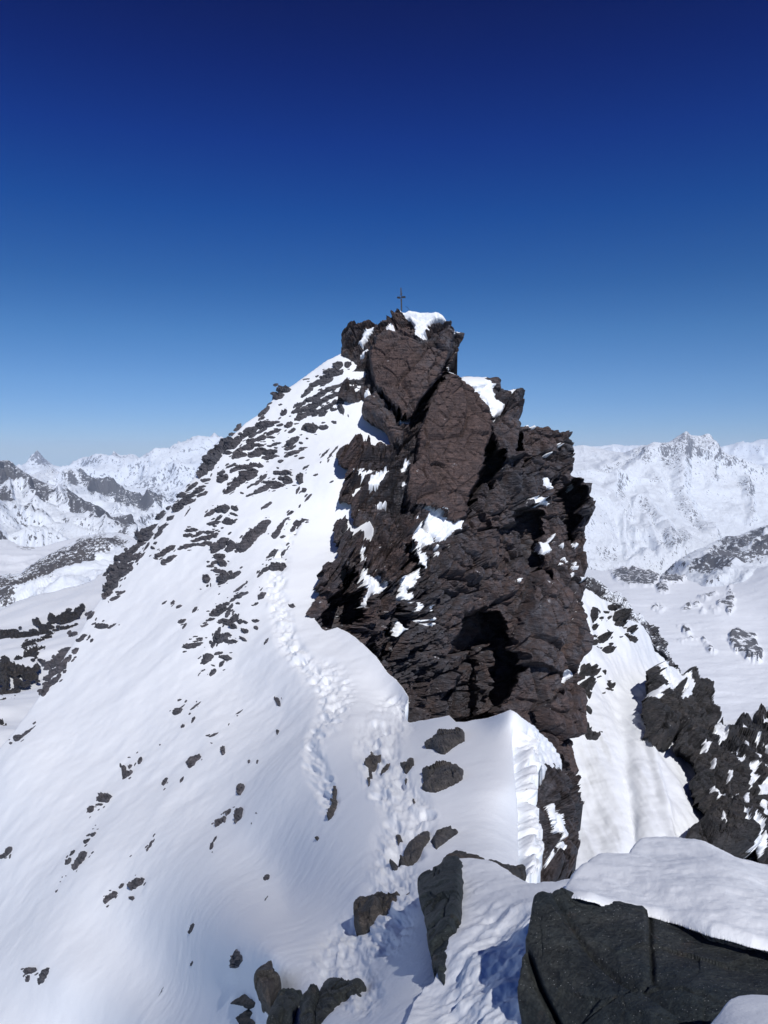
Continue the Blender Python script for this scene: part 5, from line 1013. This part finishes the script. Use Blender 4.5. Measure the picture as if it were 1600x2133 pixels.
cap = relief('snow_cap', px('6', '215 1318 300 1285 330 1262 400 1205 480 1165 560 1115 640 1092 745 1090 760 1060 800 1025 860 990 920 976 1000 974 1080 985 1150 1000 1250 1035 1350 1065 1450 1095 1600 1140 1900 1200 1900 1760 1600 1672 1500 1648 1400 1612 1330 1590 1250 1568 1150 1525 1080 1492 1000 1462 950 1447 880 1430 820 1420 700 1390 620 1372 500 1346 430 1326 340 1300'),
    Surf([(1110, 1862, 2.85), (1180, 1850, 2.78), (1300, 1885, 2.68), (1450, 1925, 2.55), (1600, 1965, 2.44), (1180, 1812, 3.3), (1260, 1778, 3.7), (1340, 1736, 4.3), (1420, 1740, 4.25), (1600, 1790, 3.9), (1700, 1990, 2.35), (1700, 1815, 3.8), (1350, 1820, 3.25), (1500, 1860, 2.9), (1550, 1820, 3.3)]), 2.0, M_SNOW_NEAR,
    disp=lambda P, u, v, sd: 0.035 * fbm(P / .7, 3, 13) + 0.012 * fbm(P * A([5, 2, 2]), 3, 14) + 0.003 * fbm(P / .05, 3, 4) - 0.03 * (1 - np.clip(sd / 10, 0, 1)) ** 2 + 0.01, skirt=[(.12, 0, 0), (.4, .02, -.05)], parent=big)
cap['label'] = 'deep wind-smoothed snow cap'
cap2 = relief('snow_mound', px('6', '1120 2180 1170 2132 1230 2060 1300 1990 1350 1945 1410 1920 1500 1912 1600 1915 1900 1930 1900 2500 1100 2500'),
    Surf([(1455, 2133, 1.75), (1500, 2085, 1.85), (1540, 2060, 1.95), (1600, 2058, 1.95), (1600, 2133, 1.6), (1460, 2250, 1.4), (1700, 2060, 1.9), (1700, 2250, 1.35)]), 2.5, M_SNOW_NEAR,
    disp=lambda P, u, v, sd: 0.01 * fbm(P / .4, 3, 3) - 0.05 * (1 - np.clip(sd / 20, 0, 1)) ** 2, skirt=[(.12, 0, 0), (.35, .02, -.05)])
tag(cap2, 'smooth snow mound in the very corner in front of the huge dark boulder', 'snow mound')

# ------------------------------------------------------------------ summit cross
def bar(name, a, b, w0, w1, parent, mat, depth=None):
    import bmesh
    a = Vector(a); b = Vector(b); d = (b - a).normalized(); s = d.cross(Vector((0, 1, 0))).normalized(); t = s.cross(d).normalized()
    bm = bmesh.new(); dp = depth or w0
    rings = []
    for P_, w_ in ((a, w0), (a.lerp(b, .5), (w0 + w1) / 2), (b, w1)):
        rings.append([bm.verts.new(P_ + s * x * w_ / 2 + t * y * dp / 2 * (w_ / w0)) for x, y in ((-1, -1), (1, -1), (1, 1), (-1, 1))])
    for r0, r1 in zip(rings, rings[1:]):
        for k in range(4): bm.faces.new((r0[k], r0[(k + 1) % 4], r1[(k + 1) % 4], r1[k]))
    bm.faces.new(rings[0][::-1]); bm.faces.new(rings[-1])
    bmesh.ops.recalc_face_normals(bm, faces=bm.faces)
    bmesh.ops.bevel(bm, geom=bm.edges[:], offset=min(w0, w1) * .12, segments=1, affect='EDGES')
    me = bpy.data.meshes.new(name); bm.to_mesh(me); bm.free(); me.materials.append(mat)
    o = bpy.data.objects.new(name, me); COL.objects.link(o); o.parent = parent; return o
mi, n_, b_ = new_mat('weathered_iron'); b_.inputs['Base Color'].default_value = (0.030, 0.035, 0.048, 1); b_.inputs['Roughness'].default_value = 0.55; b_.inputs['Metallic'].default_value = 0.3
n_.links.new(bump(n_, noise(n_, pos(n_), 30, 4), .004, .6), b_.inputs['Normal'])
DX = 63.0
def cp_(x, y, dy=0.0):
    p = px('d', '%f %f' % (x, y))[0]; r = ray(A([p[0]]), A([p[1]]))[0] * (DX / cP); return Vector(r) + Vector((0, dy, 0))
root_p = cp_(742, 940)
cross = empty('summit_cross', root_p, 'small dark iron summit cross standing in the snow on top of the rock tower', 'summit cross')
def L(p): return Vector(p) - root_p
k1 = DX / F / 16
bar('post', L(cp_(745, 1000)), L(cp_(738, 600)), 48 * k1, 44 * k1, cross, mi)
bar('post_top', L(cp_(735, 480)), L(cp_(722, 228)), 50 * k1, 32 * k1, cross, mi)
bar('arm', L(cp_(745, 540, .02)), L(cp_(862, 492, .6)), 48 * k1, 56 * k1, cross, mi)
bar('arm', L(cp_(690, 565, -.02)), L(cp_(615, 602, -.6)), 52 * k1, 56 * k1, cross, mi)
bar('brace', L(cp_(748, 470)), L(cp_(752, 620)), 22 * k1, 22 * k1, cross, mi)
bar('brace', L(cp_(700, 470)), L(cp_(690, 575)), 9 * k1, 9 * k1, cross, mi)
bar('brace', L(cp_(690, 570)), L(cp_(735, 625)), 10 * k1, 10 * k1, cross, mi)
bar('brace', L(cp_(700, 475)), L(cp_(775, 420)), 8 * k1, 8 * k1, cross, mi)
bar('brace', L(cp_(760, 600)), L(cp_(700, 670)), 7 * k1, 7 * k1, cross, mi)
import bmesh
pole = empty('guy_cable', cp_(1015, 1060, -0.9), 'thin dark cable end sticking out of the summit snow right of the cross', 'cable')
rp = cp_(1015, 1060, -0.9)
bar('cable', Vector(cp_(1015, 1060, -0.9)) - rp, Vector(cp_(930, 925, -0.6)) - rp, 10 * k1, 10 * k1, pole, mi)
bar('cable', Vector(cp_(930, 925, -0.6)) - rp, Vector(cp_(870, 888, -0.4)) - rp, 9 * k1, 9 * k1, pole, mi)

# ------------------------------------------------------------------ haze
hm = bpy.data.materials.new('haze'); hm.use_nodes = True; hn = hm.node_tree; hn.nodes.clear()
ho = hn.nodes.new('ShaderNodeOutputMaterial'); hv = hn.nodes.new('ShaderNodeVolumePrincipled')
hv.inputs['Color'].default_value = (0.68, 0.81, 1.0, 1); hv.inputs['Density'].default_value = HAZE; hv.inputs['Anisotropy'].default_value = 0.0
hn.links.new(hv.outputs[0], ho.inputs['Volume'])
X0, X1, Y0, Y1, Z0, Z1 = -14000, 14000, -300, 21000, -2600, 290
V = A([[x, y, z] for x in (X0, X1) for y in (Y0, Y1) for z in (Z0, Z1)])
haze = mesh_obj('haze', V, A([[0, 1, 3, 2], [4, 6, 7, 5], [0, 4, 5, 1], [2, 3, 7, 6], [0, 2, 6, 4], [1, 5, 7, 3]]).astype(int), hm, smooth=False)
tag(haze, 'thin blue mountain haze over the whole view', 'haze', kind='stuff')
